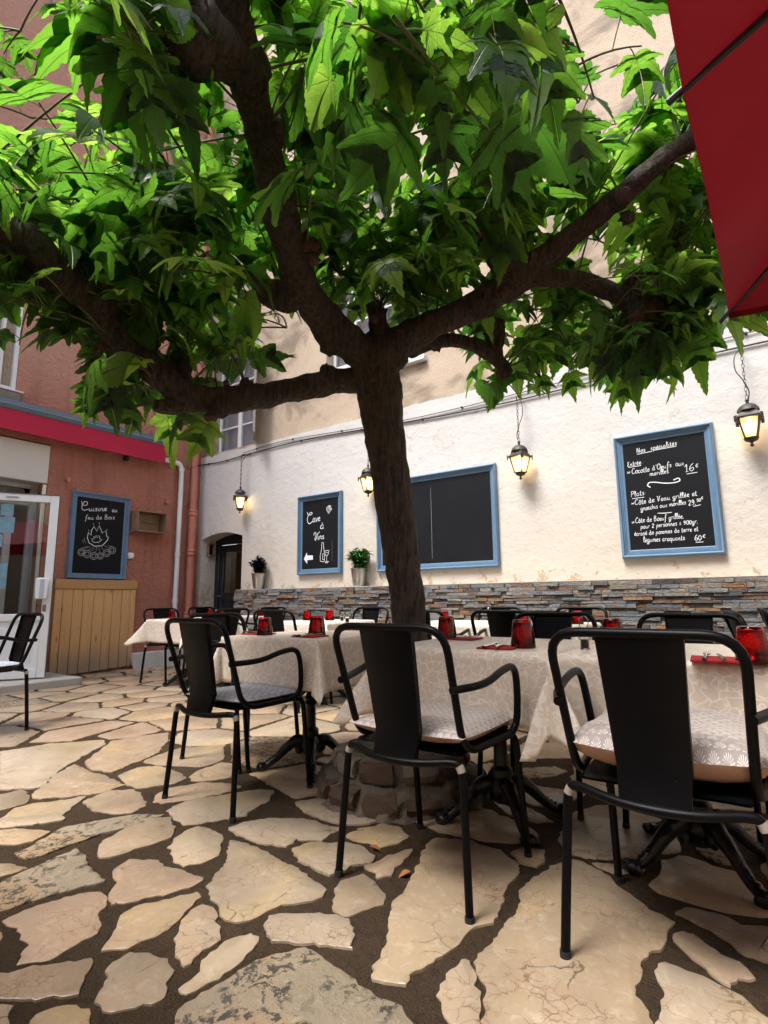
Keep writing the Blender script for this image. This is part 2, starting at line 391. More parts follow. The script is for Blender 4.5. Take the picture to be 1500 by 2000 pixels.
def m_leaf():
    t = NT('leaf'); uv = t.sep(t.co('UV')); u = uv[0]; w = uv[1]
    r = t.math('FRACT', t.math('ADD', t.rnd(), t.orand()))
    au = t.math('ABSOLUTE', u)
    # palmate main veins from the base, herring-bone side veins from the midrib
    d0 = au
    veins = t.math('SUBTRACT', 1.0, t.step(d0, .006, .018))
    for ang in (38, 72):
        ca, sa = math.cos(R_(ang)), math.sin(R_(ang))
        d = t.math('ABSOLUTE', t.math('SUBTRACT', t.math('MULTIPLY', au, ca), t.math('MULTIPLY', w, sa)))
        veins = t.math('MAXIMUM', veins, t.math('MULTIPLY', t.math('SUBTRACT', 1.0, t.step(d, .004, .014)), .9))
    s2 = t.math('FRACT', t.math('MULTIPLY', t.math('SUBTRACT', w, t.math('MULTIPLY', au, .75)), 8.5))
    s2 = t.math('ABSOLUTE', t.math('SUBTRACT', s2, .5))
    sv = t.math('MULTIPLY', t.step(s2, .46, .495), .5); veins = t.math('MAXIMUM', veins, sv)
    up = t.ramp(r, [(0, (.007, .026, .010)), (.4, (.012, .042, .013)), (.75, (.022, .066, .017)), (1, (.040, .10, .022))])
    tr = t.ramp(r, [(0, (.06, .22, .02)), (.4, (.20, .50, .04)), (.75, (.34, .68, .06)), (1, (.55, .88, .10))])
    mott = t.noise(t.co('UV'), 5, 4)
    up = t.mix(t.math('MULTIPLY', mott, .5), up, (.02, .05, .018))
    up = t.mix(t.math('MULTIPLY', veins, .75), up, (.13, .20, .055)); tr = t.mix(t.math('MULTIPLY', veins, .55), tr, (.10, .20, .04))
    geo = t.n('NewGeometry'); back = geo.outputs['Backfacing']
    dcol = t.mix(back, up, t.mix(.22, up, (.07, .12, .045)))
    nm = t.bump(t.math('ADD', t.math('MULTIPLY', veins, -1.0), t.math('MULTIPLY', t.noise(t.co('UV'), 14, 3), .5)), .5, .01)
    pr = t.n('BsdfPrincipled'); t.put(pr.inputs['Base Color'], dcol); t.L(nm, pr.inputs['Normal'])
    t.put(pr.inputs['Roughness'], t.math('ADD', .36, t.math('MULTIPLY', back, .3)))
    pr.inputs['Specular IOR Level'].default_value = .5
    tl = t.n('BsdfTranslucent'); t.put(tl.inputs['Color'], tr); t.L(nm, tl.inputs['Normal'])
    mx = t.n('MixShader'); mx.inputs[0].default_value = .50; t.L(pr.outputs[0], mx.inputs[1]); t.L(tl.outputs[0], mx.inputs[2])
    t.L(mx.outputs[0], t.out.inputs[0]); return t.m
def m_cloth():
    t = NT('coral_print_tablecloth'); uv = t.mapping(t.co('UV'), (1, 1, 1))
    dn = t.n('TexNoise'); t.L(uv, dn.inputs['Vector']); dn.inputs['Scale'].default_value = 16; dn.inputs['Detail'].default_value = 2
    dm = t.n('VectorMath', operation='MULTIPLY_ADD'); t.L(dn.outputs['Color'], dm.inputs[0]); dm.inputs[1].default_value = (.07, .07, .07); t.L(uv, dm.inputs[2])
    e = t.vor(t.mapping(dm.outputs[0], (1, .55, 1), (0, 0, 0), (0, 0, R_(35))), 33, 'DISTANCE_TO_EDGE')
    e2 = t.vor(t.mapping(dm.outputs[0], (.55, 1, 1), (.3, .2, 0), (0, 0, R_(-20))), 36, 'DISTANCE_TO_EDGE')
    sel = t.step(t.noise(uv, 5, 2), .46, .54)
    br = t.mix(sel, t.math('SUBTRACT', 1.0, t.step(e, .05, .085)), t.math('SUBTRACT', 1.0, t.step(e2, .05, .085)))
    pat = t.math('MULTIPLY', br, t.step(t.noise(t.mapping(uv, (1, 1, 1), (5, 3, 0)), 9, 2), .30, .42))
    c = t.mix(pat, (.72, .615, .50), (.85, .775, .675))
    wv = t.noise(t.mapping(uv, (1, 1, 1)), 900, 1)
    return t.pbr(c, .40, 0, t.bump(t.math('ADD', t.math('MULTIPLY', pat, .3), t.math('MULTIPLY', wv, .4)), .12, .004), Sheen_Weight=.15)
def m_cushion(name, ca, cb, scale):
    t = NT(name); uv = t.sep(t.co('UV'))
    v = t.math('MULTIPLY', uv[1], scale); row = t.math('FLOOR', v); odd = t.math('MULTIPLY', t.math('MODULO', row, 2.0), .5)
    fu = t.math('SUBTRACT', t.math('FRACT', t.math('ADD', t.math('MULTIPLY', uv[0], scale * .6), odd)), .5); fv = t.math('FRACT', v)
    rad = t.math('SQRT', t.math('ADD', t.math('MULTIPLY', fu, fu), t.math('MULTIPLY', t.math('MULTIPLY', fv, fv), .30)))
    ang = t.math('ARCTAN2', fu, t.math('ADD', t.math('MULTIPLY', fv, .55), .02))
    rays = t.step(t.math('SINE', t.math('MULTIPLY', ang, 16.0)), -.1, .5)
    ring = t.math('MULTIPLY', t.step(rad, .04, .10), t.math('SUBTRACT', 1.0, t.step(rad, .40, .47)))
    k = t.math('MULTIPLY', rays, ring)
    k = t.math('MULTIPLY', k, t.step(t.noise(t.co('Object'), 30, 3), .3, .5))
    c = t.mix(k, cb, ca)
    h = t.math('ADD', t.math('MULTIPLY', k, .6), t.noise(t.co('Object'), 160, 2))
    return t.pbr(c, .85, 0, t.bump(h, .3, .004), Sheen_Weight=.2)
def m_wood(name, a, b, grey=None, scale=1.0):
    t = NT(name); v = t.co('Object'); r = t.orand()
    off = t.n('CombineXYZ'); t.L(t.math('MULTIPLY', r, 31.0), off.inputs[1]); t.L(t.math('MULTIPLY', r, 17.0), off.inputs[2])
    va = t.n('VectorMath', operation='ADD'); t.L(v, va.inputs[0]); t.L(off.outputs[0], va.inputs[1]); w = va.outputs[0]
    g = t.noise(t.mapping(w, (26 * scale, 26 * scale, 1.3 * scale)), 1.0, 5, .6, 1.2)
    c = t.mix(g, a, b)
    kn = t.vor(t.mapping(w, (7, 7, 2.6)), 1.0); kk = t.math('SUBTRACT', 1.0, t.step(kn, .05, .16))
    c = t.mix(t.math('MULTIPLY', kk, .7), c, tuple(x * .35 for x in a))
    if grey:
        z = t.sep(v)[2]; m = t.math('ADD', t.math('SUBTRACT', 1.0, t.step(z, .05, .48)), t.math('MULTIPLY', t.math('SUBTRACT', t.noise(t.mapping(w, (9, 9, 1.5)), 1.0, 5), .5), .9), clamp=True)
        c = t.mix(t.math('MULTIPLY', m, .95), c, grey)
    return t.pbr(c, .65, 0, t.bump(g, .25, .006))
def m_metalpaint(name, c, rough, chips=True):
    t = NT(name); v = t.co('Object'); col = c
    if chips:
        k = t.step(t.noise(v, 85, 2, .5), .775, .79); col = t.mix(t.math('MULTIPLY', k, .7), c, (.42, .38, .32))
    rg = t.math('ADD', rough - .06, t.math('MULTIPLY', t.noise(v, 25, 3), .14))
    return t.pbr(col, rg, 0, t.bump(t.noise(v, 180, 2), .04, .002), Specular_IOR_Level=.14)
def m_glass(name, c, rough=.02, ior=1.48):
    t = NT(name); return t.pbr(c, rough, 0, None, Transmission_Weight=1.0, IOR=ior)
def m_pane(name, tint, refl=.12):
    t = NT(name)
    tr = t.n('BsdfTransparent'); t.put(tr.inputs[0], tint); gl = t.n('BsdfGlossy'); gl.inputs['Roughness'].default_value = .01
    fr = t.n('LayerWeight'); fr.inputs[0].default_value = .35
    mx = t.n('MixShader'); t.put(mx.inputs[0], t.math('ADD', t.math('MULTIPLY', fr.outputs['Fresnel'], .6), refl, clamp=True)); t.L(tr.outputs[0], mx.inputs[1]); t.L(gl.outputs[0], mx.inputs[2])
    t.L(mx.outputs[0], t.out.inputs[0]); return t.m
def m_frost(name, c):
    t = NT(name)
    tr = t.n('BsdfTransparent'); t.put(tr.inputs[0], (1, .93, .8)); tl = t.n('BsdfTranslucent'); t.put(tl.inputs[0], c)
    mx = t.n('MixShader'); mx.inputs[0].default_value = .5; t.L(tr.outputs[0], mx.inputs[1]); t.L(tl.outputs[0], mx.inputs[2])
    t.L(mx.outputs[0], t.out.inputs[0]); return t.m
def m_emit(name, c, s):
    t = NT(name); e = t.n('Emission'); t.put(e.inputs[0], c); e.inputs[1].default_value = s; t.L(e.outputs[0], t.out.inputs[0]); return t.m
def m_chalk():
    t = NT('chalk'); v = t.co('Object'); k = t.step(t.noise(v, 420, 2), .30, .52)
    c = t.mix(k, (.34, .34, .36), (.86, .87, .90)); return t.pbr(c, .9)
def m_board():
    t = NT('slate_black_board'); v = t.co('Object')
    c = t.mix(t.noise(v, 3, 5, .6, .6), (.006, .0065, .008), (.014, .015, .018)); return t.pbr(c, .62, Specular_IOR_Level=.12)
def m_fabric(name, c, trans):
    t = NT(name); v = t.co('Object')
    c2 = t.mix(t.noise(v, 1.5, 4), tuple(x * .8 for x in c), tuple(x * 1.1 for x in c))
    pr = t.n('BsdfPrincipled'); t.put(pr.inputs['Base Color'], c2); pr.inputs['Roughness'].default_value = .8
    nm = t.bump(t.math('ADD', t.noise(v, 6, 3), t.math('MULTIPLY', t.noise(v, 500, 1), .15)), .3, .01); t.L(nm, pr.inputs['Normal'])
    tl = t.n('BsdfTranslucent'); t.put(tl.inputs[0], trans)
    mx = t.n('MixShader'); mx.inputs[0].default_value = .16; t.L(pr.outputs[0], mx.inputs[1]); t.L(tl.outputs[0], mx.inputs[2]); t.L(mx.outputs[0], t.out.inputs[0]); return t.m

FLAG, LICHEN, MORTAR = m_flag(), m_lichen(), m_mortar()
PLASTER, ROUGH, REDW, SLATE = m_plaster(), m_roughcast(), m_redwall(), m_slate()
BARK, SCAR, LEAF = m_bark(), m_cutwood(), m_leaf()
CLOTH = m_cloth()
CUSH = m_cushion('scallop_print_cushion', (.80, .75, .70), (.40, .34, .31), 26)
KNIT = m_cushion('blue_grey_print_cushion', (.80, .81, .84), (.30, .33, .40), 18)
PEACH = simple('peach_cushion_back', (.58, .36, .26), .85, var=.12, vs=8, bump=.15, bs=200)
BLACK = m_metalpaint('black_chair_paint', (.0025, .0025, .003), .40)
IRON = simple('black_cast_iron', (.006, .006, .0065), .30, bump=.25, bs=70)
RUBBER = simple('black_rubber', (.012, .012, .012), .7)
PADM = simple('worn_plastic_sleeve', (.30, .26, .22), .6, var=.2, vs=40)
BLUEP = simple('blue_frame_paint', (.115, .205, .315), .45, var=.14, vs=9, bump=.12, bs=40)
BOARD, CHALK = m_board(), m_chalk()
CHALKF = simple('faint_chalk', (.17, .17, .185), .9)
REDGL = m_glass('red_glass', (.55, .002, .008), .0, 1.50)
CLEARGL = m_glass('clear_glass', (.93, .95, .95), .02, 1.45)
STEEL = simple('brushed_steel', (.55, .54, .52), .28, 1.0, bump=.1, bs=120)
CHROME = simple('polished_steel', (.62, .61, .59), .14, 1.0)
NAPK = simple('red_napkin', (.36, .008, .016), .85, bump=.2, bs=250)
PVC = simple('white_pvc', (.74, .76, .77), .38, var=.06, vs=4)
PVCG = simple('grey_seal', (.11, .12, .12), .6)
OFFW = simple('cream_panel', (.64, .61, .55), .55, var=.06, vs=2.0)
ANTHR = simple('blue_grey_awning_case', (.075, .115, .155), .4, var=.15, vs=6)
AWN = m_fabric('raspberry_awning_cloth', (.52, .016, .06), (.45, .01, .04))
PARA = m_fabric('dark_red_parasol_cloth', (.18, .005, .013), (.22, .003, .010))
TERRA = simple('terracotta_pipe_paint', (.47, .17, .115), .6, var=.22, vs=9, bump=.4, bs=30)
PINE = m_wood('pine_planks', (.52, .28, .105), (.80, .50, .225), (.33, .25, .18))
CRATE = m_wood('brown_crate_wood', (.15, .085, .045), (.36, .235, .15))
LAMPB = simple('dark_bronze_lantern', (.035, .027, .022), .5, bump=.3, bs=80, var=.3, vs=20)
FROST = m_frost('frosted_lantern_glass', (.95, .75, .42))
BULB = m_emit('lit_bulb', (1.0, .78, .46), 9.0)
CABLE = simple('black_cable', (.018, .018, .020), .55)
GREYC = simple('grey_cable', (.16, .16, .165), .55)
DOORB = simple('black_door_paint', (.010, .011, .013), .4, bump=.15, bs=30)
DARKGL = m_pane('dark_door_glass', (.28, .24, .21), .06)
PANE = m_pane('door_glass', (.80, .84, .84), .10)
WPANE = m_pane('window_glass', (.95, .96, .97), .0)
WHITEP = simple('white_window_paint', (.72, .73, .74), .5, var=.1, vs=10)
CURT = simple('net_curtain', (.62, .66, .70), .9, var=.2, vs=60)
GREYW = simple('weathered_shutter', (.33, .31, .28), .8, var=.35, vs=14, bump=.5, bs=40)
STONE = simple('rough_stone', (.20, .175, .14), .85, var=.35, vs=8, bump=.9, bs=40)
BASEM = simple('ring_mortar', (.115, .092, .068), .9, var=.6, vs=14, bump=1.0, bs=34)
REED1 = simple('reed', (.50, .40, .30), .8, var=.35, vs=22)
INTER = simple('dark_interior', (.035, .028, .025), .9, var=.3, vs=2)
CONC = simple('pale_concrete', (.42, .40, .365), .8, var=.18, vs=3, bump=.4, bs=40)
WPLINTH = simple('whitewashed_plinth', (.58, .555, .51), .85, var=.25, vs=4, bump=.8, bs=18)
SOIL = simple('potting_soil', (.03, .02, .014), .95, bump=1.0, bs=90)
PLANTG = simple('pot_leaf_green', (.06, .20, .035), .45, var=.4, vs=40)
PLANTP = simple('pot_leaf_dark_purple', (.018, .013, .022), .28, var=.4, vs=40)
DRYL = simple('dry_leaf', (.34, .13, .045), .8, var=.3, vs=40)
SALT = simple('salt', (.74, .70, .64), .8)
PEPPER = simple('pepper', (.30, .19, .10), .85, var=.5, vs=200)
BEIGEF = simple('beige_plush', (.46, .36, .26), .95, var=.2, vs=25, bump=.6, bs=120)
PAPERB = simple('printed_sticker', (.16, .30, .38), .6, var=.5, vs=14)
REDBR = simple('brown_ring_brick', (.085, .052, .034), .9, var=.4, vs=12, bump=1.0, bs=45)
# ================================================================ THE SETTING
X_RED, Y_WH = -7.45, 5.30
ground = props(MB().add([(-8.2, -45, 0), (45, -45, 0), (45, 5.75, 0), (-8.2, 5.75, 0)], [(0, 1, 2, 3)]).build('floor', MORTAR, smooth=False), kind='structure')

# ---------------------------------------------------------------- flagstones
T7 = [  # outlines near the camera, traced in image pixels, projected to ground (image sheet 1)
 [(0,480),(0,330),(180,300),(405,283),(410,300),(330,345),(250,390),(190,440),(160,470),(60,480)],
 [(125,505),(215,420),(290,382),(330,395),(440,440),(490,460),(400,490),(270,505),(160,515)],
 [(330,370),(440,290),(560,270),(660,255),(650,300),(600,345),(500,385),(440,410),(360,400)],
 [(-60,500),(0,495),(90,475),(110,500),(105,530),(0,555),(-60,560)],
 [(-70,590),(0,590),(60,550),(150,530),(270,515),(330,505),(310,530),(265,560),(250,595),(150,610),(0,625),(-70,628)],
 [(325,525),(420,480),(520,478),(570,510),(560,545),(500,570),(430,570),(370,565)],
 [(-60,640),(0,635),(100,628),(210,638),(150,670),(80,690),(0,690),(-60,690)],
 [(590,525),(600,500),(660,470),(780,450),(900,455),(940,470),(900,485),(800,505),(700,520),(630,530)],
 [(648,560),(720,525),(850,500),(1000,482),(1075,482),(1050,520),(970,560),(965,580),(900,590),(800,605),(720,612),(690,590)],
 [(460,425),(530,395),(620,385),(700,410),(728,435),(690,455),(600,465),(530,475),(490,450)],
 [(735,430),(780,400),(870,372),(905,378),(935,410),(900,430),(820,445),(750,445)],
 [(375,715),(410,670),(500,625),(600,595),(670,590),(690,635),(650,670),(560,700),(450,735),(390,740)],
 [(660,700),(690,660),(760,620),(840,630),(870,650),(860,720),(820,750),(720,775),(670,755)],
 [(888,625),(960,600),(1050,588),(1180,588),(1310,620),(1345,625),(1300,650),(1260,680),(1160,670),(1120,700),(1040,690),(950,660)],
 [(-80,765),(0,755),(60,765),(110,778),(50,800),(0,815),(-80,825)],
 [(450,785),(505,748),(620,750),(650,770),(740,795),(800,825),(760,850),(640,880),(540,905),(430,928),(440,880),(465,830)],
 [(890,670),(920,665),(1000,700),(1090,740),(1170,790),(1230,830),(1275,865),(1260,895),(1180,915),(1080,935),(1000,970),(920,992),(880,980),(850,930),(810,880),(805,850),(860,790),(895,740)],
 [(1135,705),(1200,685),(1330,680),(1400,690),(1465,735),(1440,765),(1380,775),(1350,800),(1290,810),(1220,780),(1160,755)],
 [(15,985),(90,945),(230,900),(400,865),(410,900),(380,960),(385,1030),(300,1075),(200,1135),(70,1150),(90,1070),(60,1060),(40,1020)],
 [(390,1105),(440,1040),(450,990),(520,930),(640,905),(770,875),(775,895),(740,940),(680,990),(600,1040),(500,1085)],
 [(680,1085),(700,1010),(740,960),(790,925),(830,950),(860,1010),(850,1060),(790,1100),(720,1165),(690,1120)],
 [(1035,1000),(1045,965),(1140,955),(1250,955),(1370,975),(1375,1040),(1385,1100),(1300,1085),(1230,1070),(1150,1075),(1080,1055)],
 [(1290,950),(1310,870),(1330,830),(1420,800),(1450,830),(1502,880),(1504,922),(1420,945),(1340,965)],
 [(-90,1290),(-90,1215),(0,1195),(100,1170),(240,1150),(355,1135),(340,1200),(315,1275),(200,1290),(90,1290)],
 [(375,1295),(400,1240),(395,1180),(460,1130),(510,1105),(600,1120),(660,1130),(685,1160),(665,1200),(640,1230),(660,1285),(560,1310),(440,1330),(400,1335)],
 [(690,1250),(730,1210),(800,1140),(860,1080),(930,1040),(985,1025),(1012,1045),(1000,1080),(960,1110),(950,1140),(880,1190),(800,1240),(730,1265)],
 [(-80,1450),(-80,1340),(0,1320),(50,1315),(50,1350),(20,1450)],
 [(90,1450),(110,1400),(140,1350),(220,1320),(300,1315),(352,1330),(345,1450),(200,1480)],
]
T7L = [  # grey lichen-covered slabs
 [(-80,975),(-80,870),(0,840),(100,790),(220,740),(300,705),(330,740),(380,800),(412,835),(300,860),(160,900),(60,930)],
 [(50,725),(130,690),(250,625),(420,590),(560,575),(640,578),(560,610),(420,645),(270,690),(150,740),(90,745)],
 [(600,1520),(660,1400),(700,1330),(760,1280),(900,1210),(980,1150),(1100,1110),(1190,1090),(1260,1120),(1330,1170),(1400,1230),(1500,1270),(1590,1330),(1620,1420),(1600,1520)],
]
T8 = [
 [(47,765),(60,700),(95,640),(110,590),(100,530),(130,470),(180,420),(210,360),(240,290),(265,255),(320,250),(400,255),(500,290),(590,340),(585,380),(530,440),(520,490),(490,555),(440,575),(400,600),(360,650),(270,700),(180,745),(175,785),(130,770)],
 [(428,680),(520,580),(560,530),(585,490),(590,440),(640,400),(700,350),(760,325),(830,335),(900,380),(960,430),(1030,470),(1080,510),(1145,555),(1130,600),(1115,650),(1050,690),(1020,740),(1010,820),(1050,880),(1080,940),(1070,1040),(760,1060),(450,1020),(445,930),(462,800),(440,730)],
 [(290,840),(310,780),(330,720),(390,675),(414,690),(430,780),(446,805),(432,870),(430,938),(350,930)],
 [(735,250),(760,190),(800,150),(860,128),(950,130),(1100,180),(1165,215),(1170,290),(1100,310),(950,325),(830,320),(750,300)],
 [(-55,240),(0,215),(90,195),(150,205),(190,250),(130,275),(80,285),(30,270),(-20,262)],
 [(25,350),(80,320),(205,280),(190,310),(150,350),(120,385),(70,395)],
 [(510,50),(560,42),(680,65),(760,75),(830,90),(780,110),(720,130),(660,137),(580,110),(525,75)],
 [(405,-8),(480,-25),(545,-5),(530,20),(480,28),(420,20)],
 [(495,115),(600,130),(700,175),(715,190),(640,190),(540,160)],
 [(560,300),(600,280),(690,290),(685,320),(650,350),(590,335)],
 [(1160,620),(1180,580),(1230,600),(1330,670),(1420,720),(1455,760),(1400,765),(1365,795),(1290,740),(1200,670)],
 [(1090,730),(1120,698),(1200,720),(1300,760),(1400,820),(1460,870),(1540,920),(1540,1030),(1120,1040),(1100,920),(1110,820)],
 [(1165,520),(1240,560),(1330,610),(1420,670),(1540,710),(1540,560),(1400,560),(1300,520),(1200,490)],
 [(860,338),(950,345),(1050,350),(1060,365),(960,380),(900,362)],
]
T8L = [
 [(1215,265),(1250,250),(1300,262),(1370,310),(1420,345),(1330,342),(1250,310)],
 [(1235,140),(1330,150),(1430,180),(1500,200),(1520,275),(1430,270),(1330,240),(1240,205)],
 [(590,-4),(720,-10),(765,8),(700,30),(600,30)],
]
def ccw(p):
    a = sum(p[i][0] * p[(i + 1) % len(p)][1] - p[(i + 1) % len(p)][0] * p[i][1] for i in range(len(p)))
    return p if a > 0 else p[::-1]
def crop(pts, s, ox, oy):  # outline in scaled image pixels -> ground x,y
    return ccw([tuple(on_ground(ox + x / s, oy + y / s, .012)[:2]) for x, y in pts])
traced = [(crop(p, 2.0, 0, 1300), 0) for p in T7] + [(crop(p, 2.0, 0, 1300), 1) for p in T7L] + \
         [(crop(p, 1.875, 700, 1500), 0) for p in T8] + [(crop(p, 1.875, 700, 1500), 1) for p in T8L]
def inside(p, poly):
    c = False; n = len(poly)
    for i in range(n):
        (x0, y0), (x1, y1) = poly[i], poly[(i + 1) % n]
        if (y0 > p[1]) != (y1 > p[1]) and p[0] < (x1 - x0) * (p[1] - y0) / (y1 - y0) + x0: c = not c
    return c
def dens(poly, step):
    out = []
    for i in range(len(poly)):
        a, b = Vector(poly[i]), Vector(poly[(i + 1) % len(poly)]); k = max(1, int((b - a).length / step))
        out += [a + (b - a) * j / k for j in range(k)]
    return out
bsamp = np.array([tuple(q) for p, _ in traced for q in dens(p, .04)])
RING_C = Vector((-1.62, 2.38))
sites = []
tries = 0
srng = random.Random(5)
while tries < 26000:
    tries += 1
    p = (srng.uniform(-7.3, 2.4), srng.uniform(-.6, 5.06))
    if p[1] > 5.08: continue
    if (Vector(p) - RING_C).length < .36: continue
    far = math.hypot(p[0], p[1])
    rad = (.27 + .24 * (mnoise.noise(Vector((p[0] * 1.6, p[1] * 1.6, 3.3))) * .5 + .5)) * (1.0 if far < 5.5 else .82)
    if sites:
        if min((p[0] - q[0]) ** 2 + (p[1] - q[1]) ** 2 for q in sites) < rad * rad: continue
    if np.min((bsamp[:, 0] - p[0]) ** 2 + (bsamp[:, 1] - p[1]) ** 2) < (.13) ** 2: continue
    if any(inside(p, q) for q, _ in traced): continue
    sites.append(p)
def clip(poly, m, n):
    out = []; k = len(poly)
    for i in range(k):
        a, b = poly[i], poly[(i + 1) % k]
        da, db = (a - m).dot(n), (b - m).dot(n)
        if da <= 0: out.append(a)
        if (da < 0 < db) or (db < 0 < da): out.append(a + (b - a) * (da / (da - db)))
    return out
cells = []
for s in sites:
    S = Vector(s); poly = [S + Vector(d) for d in ((-.5, -.5), (.5, -.5), (.5, .5), (-.5, .5))]
    gap = srng.uniform(.012, .030)
    for q in sites:
        if q is s: continue
        Q = Vector(q); d = Q - S
        if d.length < 1.1: poly = clip(poly, S + d * .5 - d.normalized() * gap, d.normalized())
        if len(poly) < 3: break
    if len(poly) < 3: continue
    for q in bsamp[np.hypot(bsamp[:, 0] - s[0], bsamp[:, 1] - s[1]) < .8]:
        Q = Vector(q); d = Q - S; poly = clip(poly, Q - d.normalized() * srng.uniform(.018, .03), d.normalized())
        if len(poly) < 3: break
    if len(poly) < 3: continue
    poly = [p for p in poly]
    ar = abs(sum(poly[i].x * poly[(i + 1) % len(poly)].y - poly[(i + 1) % len(poly)].x * poly[i].y for i in range(len(poly)))) / 2
    if ar < .006: continue
    cells.append(([tuple(p) for p in poly], 2 if srng.random() > .05 else 1))
def stone_mesh(poly, kind, seed, tall=.006):
    P = ccw(poly); d = dens(P, .016 if kind != 2 else .028)
    n = len(d)
    sm = [(d[i - 1] + d[i] * 6 + d[(i + 1) % n]) / 8 for i in range(n)]
    jag = []
    nrm = [Vector((sm[(i + 1) % n].y - sm[i - 1].y, -(sm[(i + 1) % n].x - sm[i - 1].x))).normalized() for i in range(n)]
    for i, p in enumerate(sm):
        k = mnoise.noise(Vector((p.x * 22, p.y * 22, seed))) * .013 + mnoise.noise(Vector((p.x * 70, p.y * 70, seed))) * .009 + mnoise.noise(Vector((p.x * 7, p.y * 7, seed))) * .010
        jag.append(p + nrm[i] * k)
    c = sum(jag, Vector((0, 0))) / n
    tx, ty = srng.uniform(-.008, .008), srng.uniform(-.008, .008); h = tall + srng.uniform(-.002, .003)
    b = MB(); vs = []
    for off, z in ((.002, -.012), (.0, h - .002), (-.003, h)):
        for i in range(n):
            q = jag[i] + nrm[i] * off - c
            vs.append((q.x, q.y, z + (tx * q.x + ty * q.y if z > 0 else 0)))
    fs = [(r * n + i, r * n + (i + 1) % n, (r + 1) * n + (i + 1) % n, (r + 1) * n + i) for r in (0, 1) for i in range(n)]
    fs.append(tuple(2 * n + i for i in range(n)))
    b.add(vs, fs); b.att = [(seed * .6180339) % 1.0] * len(vs); return b, c
allst = []
for i, (p, k) in enumerate(traced + cells):
    c = sum((Vector(q) for q in p), Vector((0, 0))) / len(p)
    x, y, dpt = proj((c.x, c.y, 0))
    ar = abs(sum(p[j][0] * p[(j + 1) % len(p)][1] - p[(j + 1) % len(p)][0] * p[j][1] for j in range(len(p)))) / 2
    vis = dpt > .2 and -150 < x < 1650 and y < 2150
    allst.append((-(ar / max(dpt, .2) ** 3 if vis else 0), i, p, k))
allst.sort(); rest = MB(); rest.att = []
for rank, (_, i, p, k) in enumerate(allst):
    b, c = stone_mesh(p, k, i + 1.37)
    if rank < 295 and _ < 0:
        o = b.build('flagstone', LICHEN if k == 1 else FLAG, ground, smooth='auto', loc=(c.x, c.y, 0))
        if k == 1 and rank < 20: o['label'] = 'grey flagstone blotched with black lichen'
    else:
        rest.add([(x + c.x, y + c.y, z) for x, y, z in b.v], b.f); rest.att += b.att
props(rest.build('distant_flagstones', FLAG, ground), kind='stuff')

# ---------------------------------------------------------------- white wall with brown upper storeys
wall_w = thing('rear_building', 'tall rear building, white plaster below and brown roughcast above, behind all the tables', 'building', (-2, Y_WH + .25, 0))
def wpt(u, v, d): return (u + 2, d - Y_WH - .25, v)       # building-local
def arch(x0, x1, zs, zm, n=10):
    return [(x0 + (x1 - x0) * i / n, zs + (zm - zs) * math.sin(math.pi * i / n)) for i in range(n + 1)]
top = []
nn = 120
for i in range(nn + 1):
    x = 4.5 + (X_RED - 4.5) * i / nn
    top.append((x, 3.20 + .018 * mnoise.noise(Vector((x * 4, 0, 1))) + .012 * mnoise.noise(Vector((x * 15, 0, 2)))))
DX0, DX1, DZS, DZM = -7.34, -6.38, 1.87, 1.95
poly = [(X_RED, 0), (DX0, 0)] + arch(DX0, DX1, DZS, DZM) + [(DX1, 0), (4.5, 0)] + top
b = MB(); n = len(poly)
Y0, Y1 = Y_WH, Y_WH + .30
vs = [wpt(u, v, Y0) for u, v in poly] + [wpt(u, v, Y1) for u, v in poly]
fs = [tuple(range(n)), tuple(range(2 * n - 1, n - 1, -1))] + [((i + 1) % n, i, n + i, n + (i + 1) % n) for i in range(n)]
b.add(vs, fs); b.build('plaster_wall', PLASTER, wall_w, smooth=False)
b = MB()
def hole_wall(b, x0, x1, z0, z1, holes, f):
    xs = sorted({x0, x1} | {h[0] for h in holes} | {h[1] for h in holes}); zs = sorted({z0, z1} | {h[2] for h in holes} | {h[3] for h in holes})
    for i in range(len(xs) - 1):
        for j in range(len(zs) - 1):
            cx, cz = (xs[i] + xs[i + 1]) / 2, (zs[j] + zs[j + 1]) / 2
            if any(h[0] < cx < h[1] and h[2] < cz < h[3] for h in holes): continue
            k = len(b.v); b.v += [f(xs[i], zs[j], 0), f(xs[i + 1], zs[j], 0), f(xs[i + 1], zs[j + 1], 0), f(xs[i], zs[j + 1], 0)]; b.f.append((k, k + 1, k + 2, k + 3))
    for h in holes:     # reveals
        for (a, c_, d_, e_) in ((h[0], h[2], h[0], h[3]), (h[0], h[3], h[1], h[3]), (h[1], h[3], h[1], h[2]), (h[1], h[2], h[0], h[2])):
            k = len(b.v); b.v += [f(a, c_, 0), f(d_, e_, 0), f(d_, e_, .28), f(a, c_, .28)]; b.f.append((k, k + 1, k + 2, k + 3))
W1 = (-7.22, -6.19, 3.235, 4.80); W2 = (-4.78, -4.02, 3.97, 5.35); W3 = (-3.92, -3.24, 3.79, 5.05); W4 = (-1.9, -1.0, 6.2, 7.6); W5 = (-5.6, -4.7, 6.6, 8.0)
hole_wall(b, X_RED, 4.5, 3.15, 12.0, [W1, W2, W3], lambda u, v, d: wpt(u, v, Y_WH + .022 + d))
